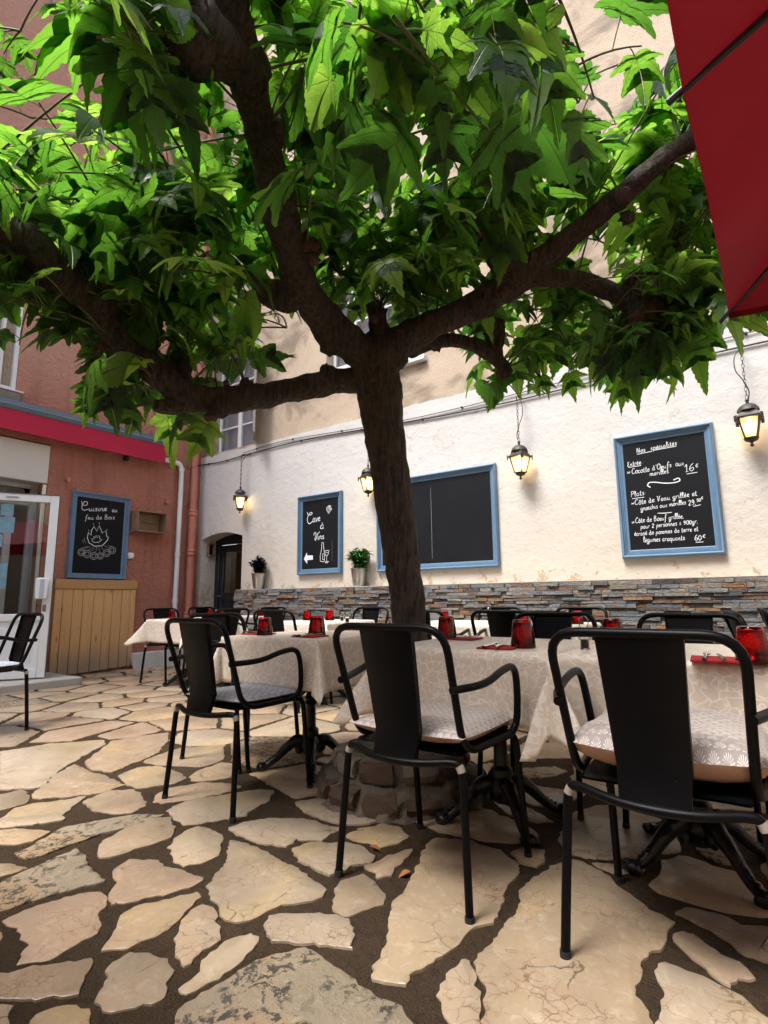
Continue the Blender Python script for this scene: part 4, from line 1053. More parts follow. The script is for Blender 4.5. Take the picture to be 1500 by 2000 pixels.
for txt, a, c, hh in (("Nos", (285, 425), (400, 402), .052), ("spécialités", (462, 388), (800, 318), .050), ("Entrée:", (165, 600), (362, 558), .052),
        ("*", (160, 700), (215, 690), .07), ("Cocotte", (222, 690), (452, 655), .060), ("d'Oeufs", (482, 645), (735, 600), .056), ("aux", (780, 592), (890, 574), .056), ("morilles.", (450, 718), (715, 672), .052),
        ("16", (892, 665), (1025, 640), .085), ("$", (1030, 610), (1072, 604), .042), ("Plats:", (212, 985), (412, 948), .056),
        ("*", (215, 1090), (262, 1082), .06), ("Côte de Veau grillée et", (262, 1085), (1058, 962), .056), ("gnocchis aux morilles", (335, 1158), (918, 1072), .050), ("29,", (945, 1092), (1045, 1075), .062), ("50", (1050, 1045), (1105, 1036), .036), ("$", (1110, 1018), (1135, 1012), .03),
        ("*", (220, 1330), (265, 1320), .06), ("Côte de Boeuf grillée,", (268, 1315), (888, 1252), .054), ("pour 2 personnes + 900gr,", (335, 1388), (1068, 1318), .050), ("écrasé de pommes de terre et", (255, 1478), (1072, 1415), .050), ("légumes croquants.", (370, 1560), (918, 1528), .054), ("60", (1022, 1540), (1118, 1528), .062), ("$", (1122, 1510), (1165, 1506), .040)):
    b = MB(); writing(b, txt, W6(*a), W6(*c), hh * .86, .0046); b.build('chalk_word', CHALK, menu, smooth=False)
for l in (((290, 440), (480, 400)), ((490, 390), (790, 335)), ((180, 608), (340, 580)), ((920, 690), (1055, 668)), ((225, 1005), (380, 985)), ((1005, 1105), (1100, 1080)), ((550, 1190), (640, 1188), (730, 1178)), ((1035, 1560), (1135, 1554))):
    b = MB(); ribbon(b, [W6(*p) for p in l], .0072, -.0145); b.build('chalk_rule', CHALK, menu, smooth=False)
b = MB(); ribbon(b, smooth2([W6(*p) for p in ((460, 860), (425, 838), (445, 800), (520, 795), (640, 806), (760, 800), (832, 775), (815, 742), (750, 768))]), .0085, -.0145)
b.build('chalk_flourish', CHALK, menu, smooth=False)
def W8(cx, cy):
    p = on_back(570 + cx / 10, 940 + cy / 10, Y_WH - .017); return (p.x - cave.location.x, p.z - cave.location.z)
b = MB(); WB = .0095
for l in (((300, 600), (320, 655), (375, 652), (397, 625), (370, 608), (330, 655), (303, 740), (318, 812), (350, 828), (405, 785)),
          ((430, 1060), (438, 1012), (465, 1003), (472, 1060), (452, 1125), (462, 1150), (488, 1095), (505, 1030), (545, 985))):
    ribbon(b, smooth2([W8(*p) for p in l]), WB, -.0145)
writing(b, "ave", W8(405, 800), W8(560, 772), .105, WB); writing(b, "à", W8(550, 936), W8(632, 930), .105, WB); writing(b, "ins.", W8(505, 1142), W8(662, 1112), .085, WB)
b.build('chalk_lettering', CHALK, cave, smooth=False); b = MB()
for l in (((585, 1195), (615, 1195), (620, 1290), (641, 1400), (636, 1560), (600, 1570), (555, 1560), (555, 1450), (580, 1330), (585, 1195)), ((630, 1410), (605, 1415), (600, 1525), (632, 1532)),
          ((645, 1365), (640, 1410), (665, 1450), (685, 1460), (710, 1420), (725, 1345), (685, 1352), (645, 1365)), ((648, 1400), (718, 1385)), ((683, 1460), (680, 1555)), ((645, 1580), (680, 1560), (718, 1570), (700, 1590), (655, 1590), (645, 1580))):
    ribbon(b, [W8(*p) for p in l], .008, -.0145)
b.build('chalk_bottle_and_glass', CHALK, cave, smooth=False); b = MB()
ar = [W8(*p) for p in ((235, 1520), (295, 1390), (300, 1450), (410, 1445), (412, 1530), (302, 1540), (300, 1615))]
b.add([(x, -.0145, z) for x, z in ar], [(0, 1, 2), (2, 3, 4, 5), (0, 2, 5), (0, 5, 6)]).build('chalk_arrow', CHALK, cave, smooth=False); b = MB()
for gx, gy in ((695, 520), (725, 515), (755, 520), (690, 550), (718, 548), (748, 548), (705, 578), (735, 576), (722, 605), (765, 545)):
    ribbon(b, [W8(gx + 15 * math.cos(a), gy + 17 * math.sin(a)) for a in [i * math.pi / 5 for i in range(11)]], .0075, -.0145)
ribbon(b, [W8(*p) for p in ((700, 490), (725, 480), (760, 478), (745, 500), (725, 480))], .011, -.0145)
b.build('chalk_grapes', CHALK, cave, smooth=False)
b = MB(); ribbon(b, [W8(785, 1130), W8(786, 1300), W8(785, 1560)], .004, -.0145); b.build('chalk_scratch', CHALKF, cave, smooth=False)
b = MB(); xl = on_back(842, 1000, Y_WH - .017).x + 3.125
ribbon(b, [(xl, .93), (xl + .003, .5), (xl + .002, .12)], .0065, -.0145); b.build('chalk_line', CHALKF, big, smooth=False)
def W7(cx, cy):
    p = on_left(cx / 4, 850 + cy / 4, X_RED + .017); return (p.y - 3.745, p.z - 1.225)
b = MB()
ribbon(b, smooth2([W7(*p) for p in ((637, 513), (648, 545), (678, 545), (682, 524), (660, 520), (640, 555), (650, 585), (692, 578))]), .0085, -.0145)
writing(b, "uisine", W7(692, 592), W7(838, 592), .075, .0085); writing(b, "au", W7(875, 600), W7(918, 602), .068, .0085); writing(b, "feu de Bois.", W7(665, 658), W7(910, 656), .060, .006)
b.build('chalk_lettering', CHALK, fire, smooth=False); b = MB()
for l in (((690, 760), (682, 800), (695, 840), (740, 868), (800, 862), (840, 820), (846, 796), (834, 792), (828, 745), (800, 765), (775, 705), (755, 750), (735, 712), (714, 745), (712, 782), (690, 760)),
          ((735, 812), (716, 808), (722, 830), (740, 838), (772, 836), (796, 815), (782, 812), (772, 782), (762, 802), (752, 782), (743, 800), (733, 790), (735, 812))):
    ribbon(b, [W7(*p) for p in l], .0095 if l[0][0] == 690 else .007, -.0145)
for l in (((728, 690), (733, 702)), ((775, 680), (777, 695)), ((695, 740), (690, 750)), ((835, 735), (838, 745))): ribbon(b, [W7(*p) for p in l], .006, -.0145)
b.build('chalk_flames', CHALK, fire, smooth=False)
b = MB()
for gx, gy, r in ((635, 915, 27), (680, 928, 30), (733, 943, 28), (783, 943, 25), (833, 920, 28), (876, 898, 27)):
    for k in (1.0, .55):
        ribbon(b, [W7(gx + r * k * math.cos(a), gy + r * k * math.sin(a)) for a in [i * math.pi / 7 for i in range(15)]], .006, -.0145)
for l in (((700, 868), (650, 892)), ((720, 872), (690, 900)), ((737, 872), (715, 908)), ((755, 872), (748, 912)), ((770, 872), (778, 912)), ((790, 868), (808, 900)), ((812, 862), (846, 884)), ((630, 885), (690, 868)), ((840, 862), (880, 872)), ((658, 800), (668, 845)), ((645, 815), (652, 845))):
    ribbon(b, [W7(*p) for p in l], .0052, -.0145)
b.build('chalk_logs', simple('thin_chalk', (.42, .43, .46), .9), fire, smooth=False)

# crate used as a shelf, bell push
cr = thing('wooden_crate', 'brown wooden crate fixed as an open shelf on the red wall', 'crate', (X_RED + .004, 4.40, 1.90))
t = .014
MB().box((0, -.225, 0), (.19, .225, t), .002).build('bottom_board', CRATE, cr); MB().box((0, -.225, .285), (.19, .225, .285 + t), .002).build('top_board', CRATE, cr)
MB().box((0, -.225, t + .001), (.19, -.225 + t, .284), .002).build('side_board', CRATE, cr); MB().box((0, .225 - t, t + .001), (.19, .225, .284), .002).build('side_board', CRATE, cr)
for k in range(2): MB().box((.001, -.21, .018 + k * .135), (.012, .21, .147 + k * .135), .002).build('back_slat', CRATE, cr)
bp = thing('bell_push', 'small white switch box beside the fire board on the red wall', 'switch', (X_RED + .003, 4.20, 1.52))
MB().box((0, -.045, 0), (.03, .045, .085), .008).build('housing', PVC, bp); MB().box((.0305, -.028, .018), (.036, .028, .068), .003).build('button', PVC, bp)

# ---------------------------------------------------------------- cables along the wall and lanterns
def wall_cable(name, label, pts, r, mat):
    o = thing(name, label, 'cable', pts[0]); P = catmull([Vector(p) - Vector(pts[0]) for p in pts], 8)
    MB().tube(P, r, 6).build('cable', mat, o)
    cl = MB()
    for i in range(3, len(P) - 1, 7): MB().box((P[i].x - .012, P[i].y - r - .002, P[i].z - r - .004), (P[i].x + .012, P[i].y + .02, P[i].z + r + .004), .003).build('clip', CABLE, o)
    return o
yc = Y_WH - .016
wall_cable('wall_cable', 'black cable clipped along the white wall, carrying the lanterns', [(X_RED + .02, yc, 3.085), (-6.9, yc, 3.06), (-6.37, yc, 3.075), (-5.2, yc, 3.09), (-4.0, yc, 3.035), (-3.0, yc, 2.985), (-2.07, yc, 2.965), (-1.0, yc, 2.985), (-.1, yc, 2.985), (.8, yc, 2.97), (2.5, yc, 2.96)], .008, CABLE)
wall_cable('wall_cable', 'thin grey cable sagging just above the black lantern cable', [(-6.40, yc - .004, 3.115), (-5.6, yc, 3.15), (-4.6, yc, 3.10), (-3.6, yc, 3.04), (-2.6, yc, 3.03), (-1.6, yc, 3.05), (-.6, yc, 3.085), (.6, yc, 3.10), (2.5, yc, 3.1)], .006, GREYC)
wall_cable('wall_cable', 'grey cable looping round the red wall corner under the awning end', [(X_RED + .03, 4.66, 3.06), (X_RED + .025, 4.8, 3.02), (X_RED + .03, 5.0, 3.0), (X_RED + .17, 5.13, 3.03), (X_RED + .03, 5.26, 3.08)], .005, GREYC)
YL = Y_WH - .13
def lantern(x, ztop, label):
    o = thing('wall_lantern', label, 'lantern', (x, YL, ztop - .86), R_(6 * x), 'lanterns on the white wall')
    # local z: finial tip 0 ... cable .86
    s2 = R_(45)
    b = MB(); b.lathe([(.002, 0), (.016, .010), (.010, .022), (.006, .032), (.02, .040), (.045, .052), (.052, .066), (.055, .074)], 12, (0, 0, 0)); b.build('finial', LAMPB, o)
    body0, body1 = .072, .232; r0, r1 = .056, .098
    for k in range(4):
        a = s2 + k * math.pi / 2
        MB().tube([(r0 * math.cos(a), r0 * math.sin(a), body0), (r1 * math.cos(a), r1 * math.sin(a), body1)], .007, 6).build('cage_bar', LAMPB, o)
        a2 = a + math.pi / 2; q = .985
        MB().add([(r0 * q * math.cos(a), r0 * q * math.sin(a), body0), (r0 * q * math.cos(a2), r0 * q * math.sin(a2), body0), (r1 * q * math.cos(a2), r1 * q * math.sin(a2), body1), (r1 * q * math.cos(a), r1 * q * math.sin(a), body1)], [(0, 1, 2, 3)]).build('pane', FROST, o, smooth=False)
        MB().box((-.016, -.004, -.03), (.016, .004, .022), .003, Matrix.Translation((.123 * math.cos(a), .123 * math.sin(a), .232)) @ Matrix.Rotation(a + math.pi / 2, 4, 'Z')).build('corner_lug', LAMPB, o)
    b = MB(); b.lathe([(.100, .228), (.126, .230), (.130, .240), (.112, .246)], 4, rot=s2); b.lathe([(.112, .246), (.094, .262), (.084, .285), (.087, .292), (.082, .297)], 4, rot=s2)
    b.lathe([(.080, .296), (.074, .318), (.056, .340), (.030, .354), (.012, .360), (.010, .375), (.016, .385), (.010, .40)], 16); b.build('cap', LAMPB, o)
    MB().lathe([(.002, .105), (.022, .115), (.034, .145), (.034, .165), (.022, .195), (.012, .205), (.012, .228)], 16).build('bulb', BULB, o)
    ch = MB(); z = .40; k = 0
    while z < .845:
        a = math.pi / 2 * (k % 2) + .3
        L = [Vector((.0095 * math.cos(t_) * math.cos(a), .0095 * math.cos(t_) * math.sin(a), z + .016 + .021 * math.sin(t_))) for t_ in [i * math.pi / 6 for i in range(12)]]
        ch.tube(L, .0022, 5, closed=True); z += .033; k += 1
    ch.build('chain', LAMPB, o)
    sg = 1 if int(x * 10) % 2 else -1
    MB().tube(catmull([(.005, 0, .37), (.02 * sg, 0, .46), (-.01 * sg, 0, .56), (-.055 * sg, 0, .66), (-.05 * sg, .01, .78), (.0, .06, .86)], 6), .0042, 6).build('cable', CABLE, o)
    MB().tube(catmull([(0, .10, .87), (0, .05, .885), (0, .0, .87), (0, -.006, .85), (0, .004, .84)], 5), .006, 6).build('hook', LAMPB, o)
    return o
for x, zt, lb in ((-6.30, 3.03, 'lit lantern hanging above the two potted plants, nearest the cellar door'), (-3.955, 3.0, 'lit lantern half hidden by the left edge of the tree trunk'),
                  (-2.035, 2.95, 'lit lantern hanging right of the wide empty chalkboard'), (-.10, 2.955, 'largest lit lantern, at the right edge above the menu board')):
    lantern(x, zt, lb)

# ---------------------------------------------------------------- potted plants on the ledge
def leafy(b, c, d, n_up, L, W, curl=.3):
    d = Vector(d).normalized(); s = d.cross(Vector(n_up)); s = s.normalized() if s.length > 1e-4 else Vector((1, 0, 0)); u = s.cross(d).normalized(); vs = []
    for t, w in ((0, .15), (.3, .9), (.6, 1.0), (.85, .5), (1, .05)):
        p = Vector(c) + d * (L * t) - Vector((0, 0, 1)) * (curl * L * t * t)
        vs += [p + s * (W * w * .5) + u * .1 * W * w, p, p - s * (W * w * .5) + u * .1 * W * w]
    b.add(vs, [(3 * i + k, 3 * i + k + 1, 3 * i + k + 4, 3 * i + k + 3) for i in range(4) for k in (0, 1)])
def pot(x, label, mat, spread, tall, seed, nst, L, W):
    q = random.Random(seed); o = thing('potted_plant', label, 'plant', (x, 5.20, LZ + .006), 0); o.scale = (1.12, 1.12, 1.18)
    MB().lathe([(.058, .0), (.060, .004), (.083, .175), (.088, .178), (.088, .184), (.080, .186), (.076, .17)], 22).build('bucket', STEEL, o)
    MB().lathe([(.002, .160), (.077, .160), (.077, .156)], 18).build('soil', SOIL, o)
    fo = MB(); st = MB()
    for i in range(nst):
        a = q.uniform(0, 6.283); r = q.uniform(0, spread); h = tall * q.uniform(.55, 1.0) * (1 - .35 * r / spread)
        p0 = Vector((q.uniform(-.04, .04), q.uniform(-.04, .04), .16)); p2 = Vector((r * math.cos(a), r * math.sin(a) * .8, .16 + h)); p1 = (p0 + p2) / 2 + Vector((0, 0, .03))
        P = catmull([p0, p1, p2], 5); st.tube(P, .0025, 5)
        for p in P[2:]:
            for k in range(3):
                aa = q.uniform(0, 6.283); leafy(fo, p, (math.cos(aa), math.sin(aa), q.uniform(-.1, .9)), (0, 0, 1), L * q.uniform(.6, 1.15), W * q.uniform(.7, 1.1))
    st.build('stem', mat, o); props(fo.build('foliage', mat, o), kind='stuff')
    return o
pot(-5.90, 'steel bucket with a dark purple-leaved plant, on the slate ledge by the door', PLANTP, .16, .24, 4, 26, .06, .038)
pot(-4.13, 'steel bucket with a bright green leafy plant, between the narrow and wide chalkboards', PLANTG, .14, .27, 8, 24, .085, .034)
# ================================================================ FURNITURE
def arcpts(pts, rads, k=5):
    """polyline with rounded corners"""
    P = [Vector(p) for p in pts]; out = [P[0]]
    for i in range(1, len(P) - 1):
        a, c, b_ = P[i - 1], P[i], P[i + 1]; r = rads[i - 1] if isinstance(rads, (list, tuple)) else rads
        da = min(r, (a - c).length * .48); db = min(r, (b_ - c).length * .48)
        p0 = c + (a - c).normalized() * da; p2 = c + (b_ - c).normalized() * db
        for j in range(k + 1):
            t = j / k; out.append(p0 * (1 - t) ** 2 + c * 2 * t * (1 - t) + p2 * t * t)
    out.append(P[-1]); return out
def make_chair():
    o = thing('terrace_chair', 'chair', 'chair')
    R = .0125
    # back hoop, seat rails and arms are one bent tube: arm joint -> arm -> front bend -> seat rail -> upright -> hoop -> mirror
    half = [(.219, -.268, .645), (.268, -.13, .650), (.270, -.01, .682), (.268, .100, .690), (.262, .135, .60), (.246, .150, .452), (.206, -.175, .440), (.224, -.312, .832)]
    rad = [.07, .05, .07, .07, .07, .085, .075]
    full = half + [(-x, y, z) for x, y, z in half[::-1]]
    rads = rad[:] + [.075] + rad[::-1][:0]
    allr = rad[:6] + [.085, .085] + rad[:6][::-1]
    P = arcpts(full, allr, 6)
    b = MB(); b.tube(P, R, 10); b.build('frame', BLACK, o)
    # back panel, a shallow steel channel from hoop to rear rail
    b = MB(); vs = []
    rows = [(.822, -.308, .102), (.66, -.272, .094), (.50, -.240, .086), (.425, -.262, .080)]
    for z, y, w in rows:
        vs += [(-w, y + .016, z), (-w, y - .004, z), (-w + .006, y - .008, z), (w - .006, y - .008, z), (w, y - .004, z), (w, y + .016, z)]
    b.add(vs, [(6 * i + j, 6 * i + j + 1, 6 * i + j + 7, 6 * i + j + 6) for i in range(3) for j in range(5)])
    k = len(b.v); b.v += [(x, y + .003, z) if i % 6 in (2, 3) else (x, y, z) for i, (x, y, z) in enumerate(vs)]
    b.f += [(k + 6 * i + j, k + 6 * i + j + 6, k + 6 * i + j + 7, k + 6 * i + j + 1) for i in range(3) for j in (2,)]
    b.build('back_panel', BLACK, o)
    # seat pan
    b = MB(); N = 8; vs = []
    for i in range(N + 1):
        for j in range(N + 1):
            u, v = i / N * 2 - 1, j / N * 2 - 1
            vs.append(((.196 + .024 * (v + 1) / 2) * u, .005 + .205 * v, .443 - .012 * (1 - u * u) * (1 - v * v)))
    b.add(vs, [(i * (N + 1) + j, (i + 1) * (N + 1) + j, (i + 1) * (N + 1) + j + 1, i * (N + 1) + j + 1) for i in range(N) for j in range(N)])
    k = len(b.v); b.v += [(x, y, z - .006) for x, y, z in vs]; b.f += [tuple(k + q for q in f[::-1]) for f in b.f[:N * N]]
    b.build('seat', BLACK, o)
    # rear and front leg bows: rail between shoulders, each leg on its own
    rear = [(-.175, -.232, .424), (-.09, -.262, .417), (0, -.272, .415), (.09, -.262, .417), (.175, -.232, .424)]
    MB().tube(catmull(rear, 4), R, 10).build('rear_rail', BLACK, o)
    MB().tube([(-.185, .192, .428), (0, .198, .426), (.185, .192, .428)], R, 10).build('front_rail', BLACK, o)
    for sx in (-1, 1):
        L = arcpts([(.173 * sx, -.231, .424), (.222 * sx, -.218, .424), (.246 * sx, -.245, .0)], .055, 6)
        lg = MB().tube(L, R, 10).build('leg', BLACK, o)
        MB().tube(L[3:6], R + .0009, 10, cap=False).build('worn_sleeve', PADM, lg)
        MB().tube([(.2455 * sx, -.2447, .001), (.245 * sx, -.244, .022)], R + .0022, 10).build('foot_cap', RUBBER, lg)
        L = arcpts([(.183 * sx, .192, .428), (.222 * sx, .192, .428), (.228 * sx, .245, .0)], .05, 6)
        lg = MB().tube(L, R, 10).build('leg', BLACK, o)
        MB().tube([(.228 * sx, .2447, .001), (.228 * sx, .242, .022)], R + .0022, 10).build('foot_cap', RUBBER, lg)
    return o
chair0 = make_chair(); used = [False]
def chair(x, y, rot, label, group='black tube chairs round the tables'):
    o = chair0 if not used[0] else copy_tree(chair0); used[0] = True
    o.location = (x, y, 0); o.rotation_euler = (0, 0, R_(rot + (rng.uniform(-3.5, 3.5) if y > 2.4 else 0))); o['label'] = label; o['category'] = 'chair'; o['group'] = group
    return o
def cushion(x, y, rot, label, mat, thick=.05, puff=1.0, seed=1, w=.205, back=None, z0=.447):
    o = thing('seat_cushion', label, 'cushion', (x, y, z0), R_(rot), 'seat cushions')
    N = 22
    for top in (1, 0):
        b = MB(); vs = []; uv = []
        for i in range(N + 1):
            for j in range(N + 1):
                u, v = i / N * 2 - 1, j / N * 2 - 1
                e = (1 - abs(u) ** 3.2) * (1 - abs(v) ** 3.2)
                pin = 1 - .075 * (1 - u * u) * (abs(v) ** 2) - 0
                X = w * u * (1 - .06 * (1 - v * v) * abs(u)); Y = w * v * (1 - .06 * (1 - u * u) * abs(v))
                th = max(e, 0) ** .42
                nz = mnoise.noise(Vector((u * 2 + seed, v * 2, 1.3))) * .007 * puff
                z = thick * (.48 + .52 * th) + nz * th if top else thick * (.48 - .46 * th)
                z += .004 * mnoise.noise(Vector((u * 5, v * 5, seed))) * th + (.010 * puff * (u * u * v * v))
                vs.append((X, Y, max(z, .001))); uv.append((u * .5 + .5, v * .5 + .5))
        fs = [(i * (N + 1) + j, (i + 1) * (N + 1) + j, (i + 1) * (N + 1) + j + 1, i * (N + 1) + j + 1) for i in range(N) for j in range(N)]
        b.add(vs, fs if top else [f[::-1] for f in fs]); b.uv = uv
        b.build('printed_top' if top else 'plain_underside', mat if top else (back or PEACH), o, smooth=True)
    return o
# ---------------------------------------------------------------- tables with cast-iron pedestals
def make_table():
    o = thing('pedestal_table', 'table', 'table')
    MB().box((-.345, -.345, .695), (.345, .345, .722), .006).build('table_top', simple('table_board', (.16, .12, .09), .6), o)
    b = MB(); b.lathe([(.11, .693), (.11, .683), (.035, .672), (.03, .60), (.026, .40), (.030, .385), (.038, .375), (.030, .362), (.038, .350), (.028, .335), (.030, .22), (.046, .205), (.046, .175), (.040, .170), (.055, .15), (.060, .12), (.046, .09), (.030, .07)], 18); b.build('column', IRON, o)
    for k in range(10):
        a = k * math.pi / 5; MB().box((.026, -.004, .41), (.033, .004, .58), .002, Matrix.Rotation(a, 4, 'Z')).build('flute', IRON, o)
    for k in range(4):
        a = math.pi / 4 + k * math.pi / 2; M = Matrix.Rotation(a, 4, 'Z')
        P = catmull([M @ Vector(q) for q in ((.03, 0, .135), (.075, 0, .15), (.13, 0, .115), (.19, 0, .06), (.235, 0, .03), (.268, 0, .026))], 5)
        b = MB(); b.tube(P, resample([.028, .032, .026, .020, .018, .022], 5), 10, wob=.10, wscale=30)
        for q in range(9):
            t = P[4 + 2 * q]; b.blob(t + Vector((0, 0, .020)), .0095, 6, .2, q)
        for sgn in (-1, 0, 1): b.blob(M @ Vector((.272, sgn * .015, .022)), .021, 8, .1, k, (1.25, .8, 1))
        b.blob(M @ Vector((.062, 0, .105)), .026, 8, .3, k)
        b.build('claw_foot', IRON, o)
    return o
table0 = make_table(); tused = [False]
def table(x, y, rot, label):
    o = table0 if not tused[0] else copy_tree(table0); tused[0] = True
    o.location = (x, y, 0); o.rotation_euler = (0, 0, R_(rot)); o['label'] = label; o['category'] = 'table'; o['group'] = 'pedestal tables'
    return o
ZT = .726
def cloth(x, y, rot, label, a=.352, L=.60, seed=0, flare=(1, 1, 1, 1), inner=(0, 0, 0, 0)):
    """square cloth; inner = sides (+x,-x,+y,-y) that hang pinched against a neighbour"""
    o = thing('tablecloth', label, 'tablecloth', (x, y, ZT), R_(rot), 'printed tablecloths')
    n = 54; b = MB(); vs = []; uv = []
    for i in range(n + 1):
        for j in range(n + 1):
            u, v = L * (2 * i / n - 1), L * (2 * j / n - 1); su, sv = (1 if u >= 0 else -1), (1 if v >= 0 else -1)
            du, dv = max(abs(u) - a, 0), max(abs(v) - a, 0); cu, cv = min(abs(u), a), min(abs(v), a)
            X, Y, Z = cu * su, cv * sv, 0.0
            wr = .0022 * mnoise.noise(Vector((u * 5 + seed, v * 5, 0)))
            r = math.hypot(du, dv)
            if r > 0:
                phi = math.atan2(dv, du)             # 0 = straight over the x edge, 90 = over the y edge
                kidx = (0 if su > 0 else 1) + (0 if sv > 0 else 2)
                s2 = math.sin(2 * phi) if (du > 0 and dv > 0) else 0.0
                # ordinary hang: slight outward wave; corners swing out into a folded ear
                along = v if du > dv else u
                fl = (R_(4.5) if not (sv < 0 and dv > du) else R_(-4.0)) + R_(4) * mnoise.noise(Vector((along * 4.5 + seed * 3, su * 2 + sv * 5, seed))) + R_(34) * flare[kidx] * (abs(s2) ** 1.15)
                if (du > 0 and dv == 0 and inner[0 if su > 0 else 1]) or (dv > 0 and du == 0 and inner[2 if sv > 0 else 3]): fl = R_(1.0)
                edge = .010                           # rounded table edge
                rr = max(r - edge, 0); k = min(r / edge, 1)
                out = edge * math.sin(k * math.pi / 2) * .6 + rr * math.sin(fl); down = edge * (1 - math.cos(k * math.pi / 2)) + rr * math.cos(fl)
                # ear folds: pull the sides of the ear inwards, push the crest outward
                ph2 = phi + (R_(7) * math.sin(4 * phi) * min(rr / .15, 1) if s2 else 0)
                X += su * out * math.cos(ph2); Y += sv * out * math.sin(ph2); Z -= down
                wv = mnoise.noise(Vector((along * 9 + seed, r * 2, 7.0))) * .006 * min(rr / .12, 1)
                if du > 0 and dv == 0: X += su * wv
                if dv > 0 and du == 0: Y += sv * wv
            else: Z += wr + .0012
            vs.append((X, Y, Z)); uv.append((u + seed * .37, v + seed * .21))
    b.add(vs, [(i * (n + 1) + j, (i + 1) * (n + 1) + j, (i + 1) * (n + 1) + j + 1, i * (n + 1) + j + 1) for i in range(n) for j in range(n)]); b.uv = uv
    c = b.build('fabric', CLOTH, o, smooth=True)
    md = c.modifiers.new('thickness', 'SOLIDIFY'); md.thickness = .0016; md.offset = -1
    return o
TBL = {'A': (-2.24, 2.385, 1.5), 'B': (-1.06, 2.31, 0), 'C': (-.325, 2.315, 0), 'D': (-5.46, 3.87, 0), 'E': (-3.62, 4.00, 1), 'F': (-2.29, 4.25, 0), 'G': (-1.57, 4.25, 0), 'H': (-5.87, 4.74, 0)}
TL = {'A': 'left of the tree trunk in the front row', 'B': 'just right of the tree trunk in the front row', 'C': 'at the right end of the front row', 'D': 'nearest the plank panel and red wall', 'E': 'in the back row below the green potted plant',
      'F': 'in the back row directly behind the tree trunk', 'G': 'in the back row, rightmost before the slate ledge', 'H': 'in the corner in front of the cellar door'}
for i, (k, (x, y, r)) in enumerate(TBL.items()):
    table(x, y, r, 'black cast-iron pedestal table ' + TL[k])
    kw = {}
    if k == 'B': kw = dict(inner=(1, 0, 0, 0), flare=(.3, 1, 1.15, 1), L=.62)
    if k == 'C': kw = dict(inner=(0, 1, 0, 0), flare=(1, .3, 1, .55), L=.62)
    if k == 'F': kw = dict(inner=(1, 0, 0, 0), flare=(.3, 1, .4, 1))
    if k == 'G': kw = dict(inner=(0, 1, 0, 0), flare=(1, .3, 1, .4))
    if k == 'H': kw = dict(L=.52)
    if k == 'A': kw = dict(flare=(.7, .8, 1.25, .5))
    cloth(x, y, r, 'beige coral-print cloth on the table ' + TL[k], seed=i * 1.7 + .4, **kw)
# chairs (rot 0 faces the white wall)
chair(-2.227, 1.885, 0, 'black chair at the near side of the table left of the trunk, blue-white cushion')
chair(-1.07, 1.79, 0, 'black chair in the middle foreground, just right of the trunk base')
chair(-.308, 1.795, 0, 'black chair nearest the camera, at the right edge')
chair(-2.73, 2.32, -90, 'black chair at the left side of the front-left table')
chair(-5.82, 3.88, -90, 'black chair against the red wall, right of the plank panel')
chair(-5.09, 3.89, 90, 'black chair between the red-wall table and the back row')
chair(-6.27, 4.80, -90, 'black chair in the corner beside the terracotta downpipe')
chair(-5.47, 4.80, 90, 'black chair in front of the slate ledge, below the dark purple plant')
chair(-3.60, 3.62, 3, 'black chair with its back to us at the back-row table left of the trunk')
chair(-3.56, 4.40, 182, 'black chair facing us under the green potted plant')
chair(-2.28, 3.86, 0, 'black chair half hidden behind the trunk on its right')
chair(-1.60, 3.86, 0, 'black chair with its back to us, left of two seen beyond the near red glass')
chair(-2.24, 4.66, 180, 'black chair facing us against the slate ledge, right of the trunk')
chair(-1.48, 4.66, 180, 'black chair facing us against the slate ledge, below the bare wall by the menu board')
chair(-1.03, 2.72, 180, 'black chair on the far side of the middle front table')
chair(-.39, 2.75, 181, 'black chair on the far side of the right front table')
chair(.05, 3.62, -80, 'black chair seen edge-on at the right, the nearer of two')
chair(.18, 4.25, -84, 'black chair seen edge-on at the right, the farther of two')
chair(-4.80, 1.62, 183, 'black chair alone at the left edge in front of the glass door')
cushion(-2.225, 1.905, 0, 'blue-white patterned cushion on the left foreground chair', KNIT, .042, .7, 1, w=.212)
cushion(-1.07, 1.80, 0, 'scallop print cushion with peach edge on the middle foreground chair', CUSH, .075, 1.2, 2, w=.226)
cushion(-.30, 1.82, 2, 'plump scallop print cushion with peach underside on the right foreground chair', CUSH, .145, 1.8, 3, w=.236)
cushion(-5.82, 3.88, -90, 'pale patterned cushion on the chair against the red wall', KNIT, .06, 1.0, 4)
cushion(-4.80, 1.62, 183, 'white knitted cushion on the chair at the left edge', KNIT, .05, 1.0, 5, back=BEIGEF)
cushion(-2.73, 2.32, -90, 'patterned cushion on the chair left of the front-left table', CUSH, .05, 1.0, 6)
# beige plush pillow standing on the left-edge chair
pl = thing('plush_pillow', 'beige plush pillow standing on the chair at the left edge', 'pillow', (-4.90, 1.60, .505), R_(190)); pl.rotation_euler = (R_(-72), 0, R_(175))
b = MB(); N = 18; vs = []
for sgn in (1, -1):
    for i in range(N + 1):
        for j in range(N + 1):
            u, v = i / N * 2 - 1, j / N * 2 - 1; e = (max((1 - u ** 4) * (1 - v ** 4), 0)) ** .5
            vs.append((.19 * u * (1 - .05 * (1 - v * v)), .17 * (v + 1) * (1 - .05 * (1 - u * u)), sgn * .065 * e))
q = (N + 1) ** 2; fs = []
for s in (0, 1):
    for i in range(N):
        for j in range(N):
            f = (s * q + i * (N + 1) + j, s * q + (i + 1) * (N + 1) + j, s * q + (i + 1) * (N + 1) + j + 1, s * q + i * (N + 1) + j + 1); fs.append(f if s == 0 else f[::-1])
b.add(vs, fs); b.build('cover', BEIGEF, pl, smooth=True)

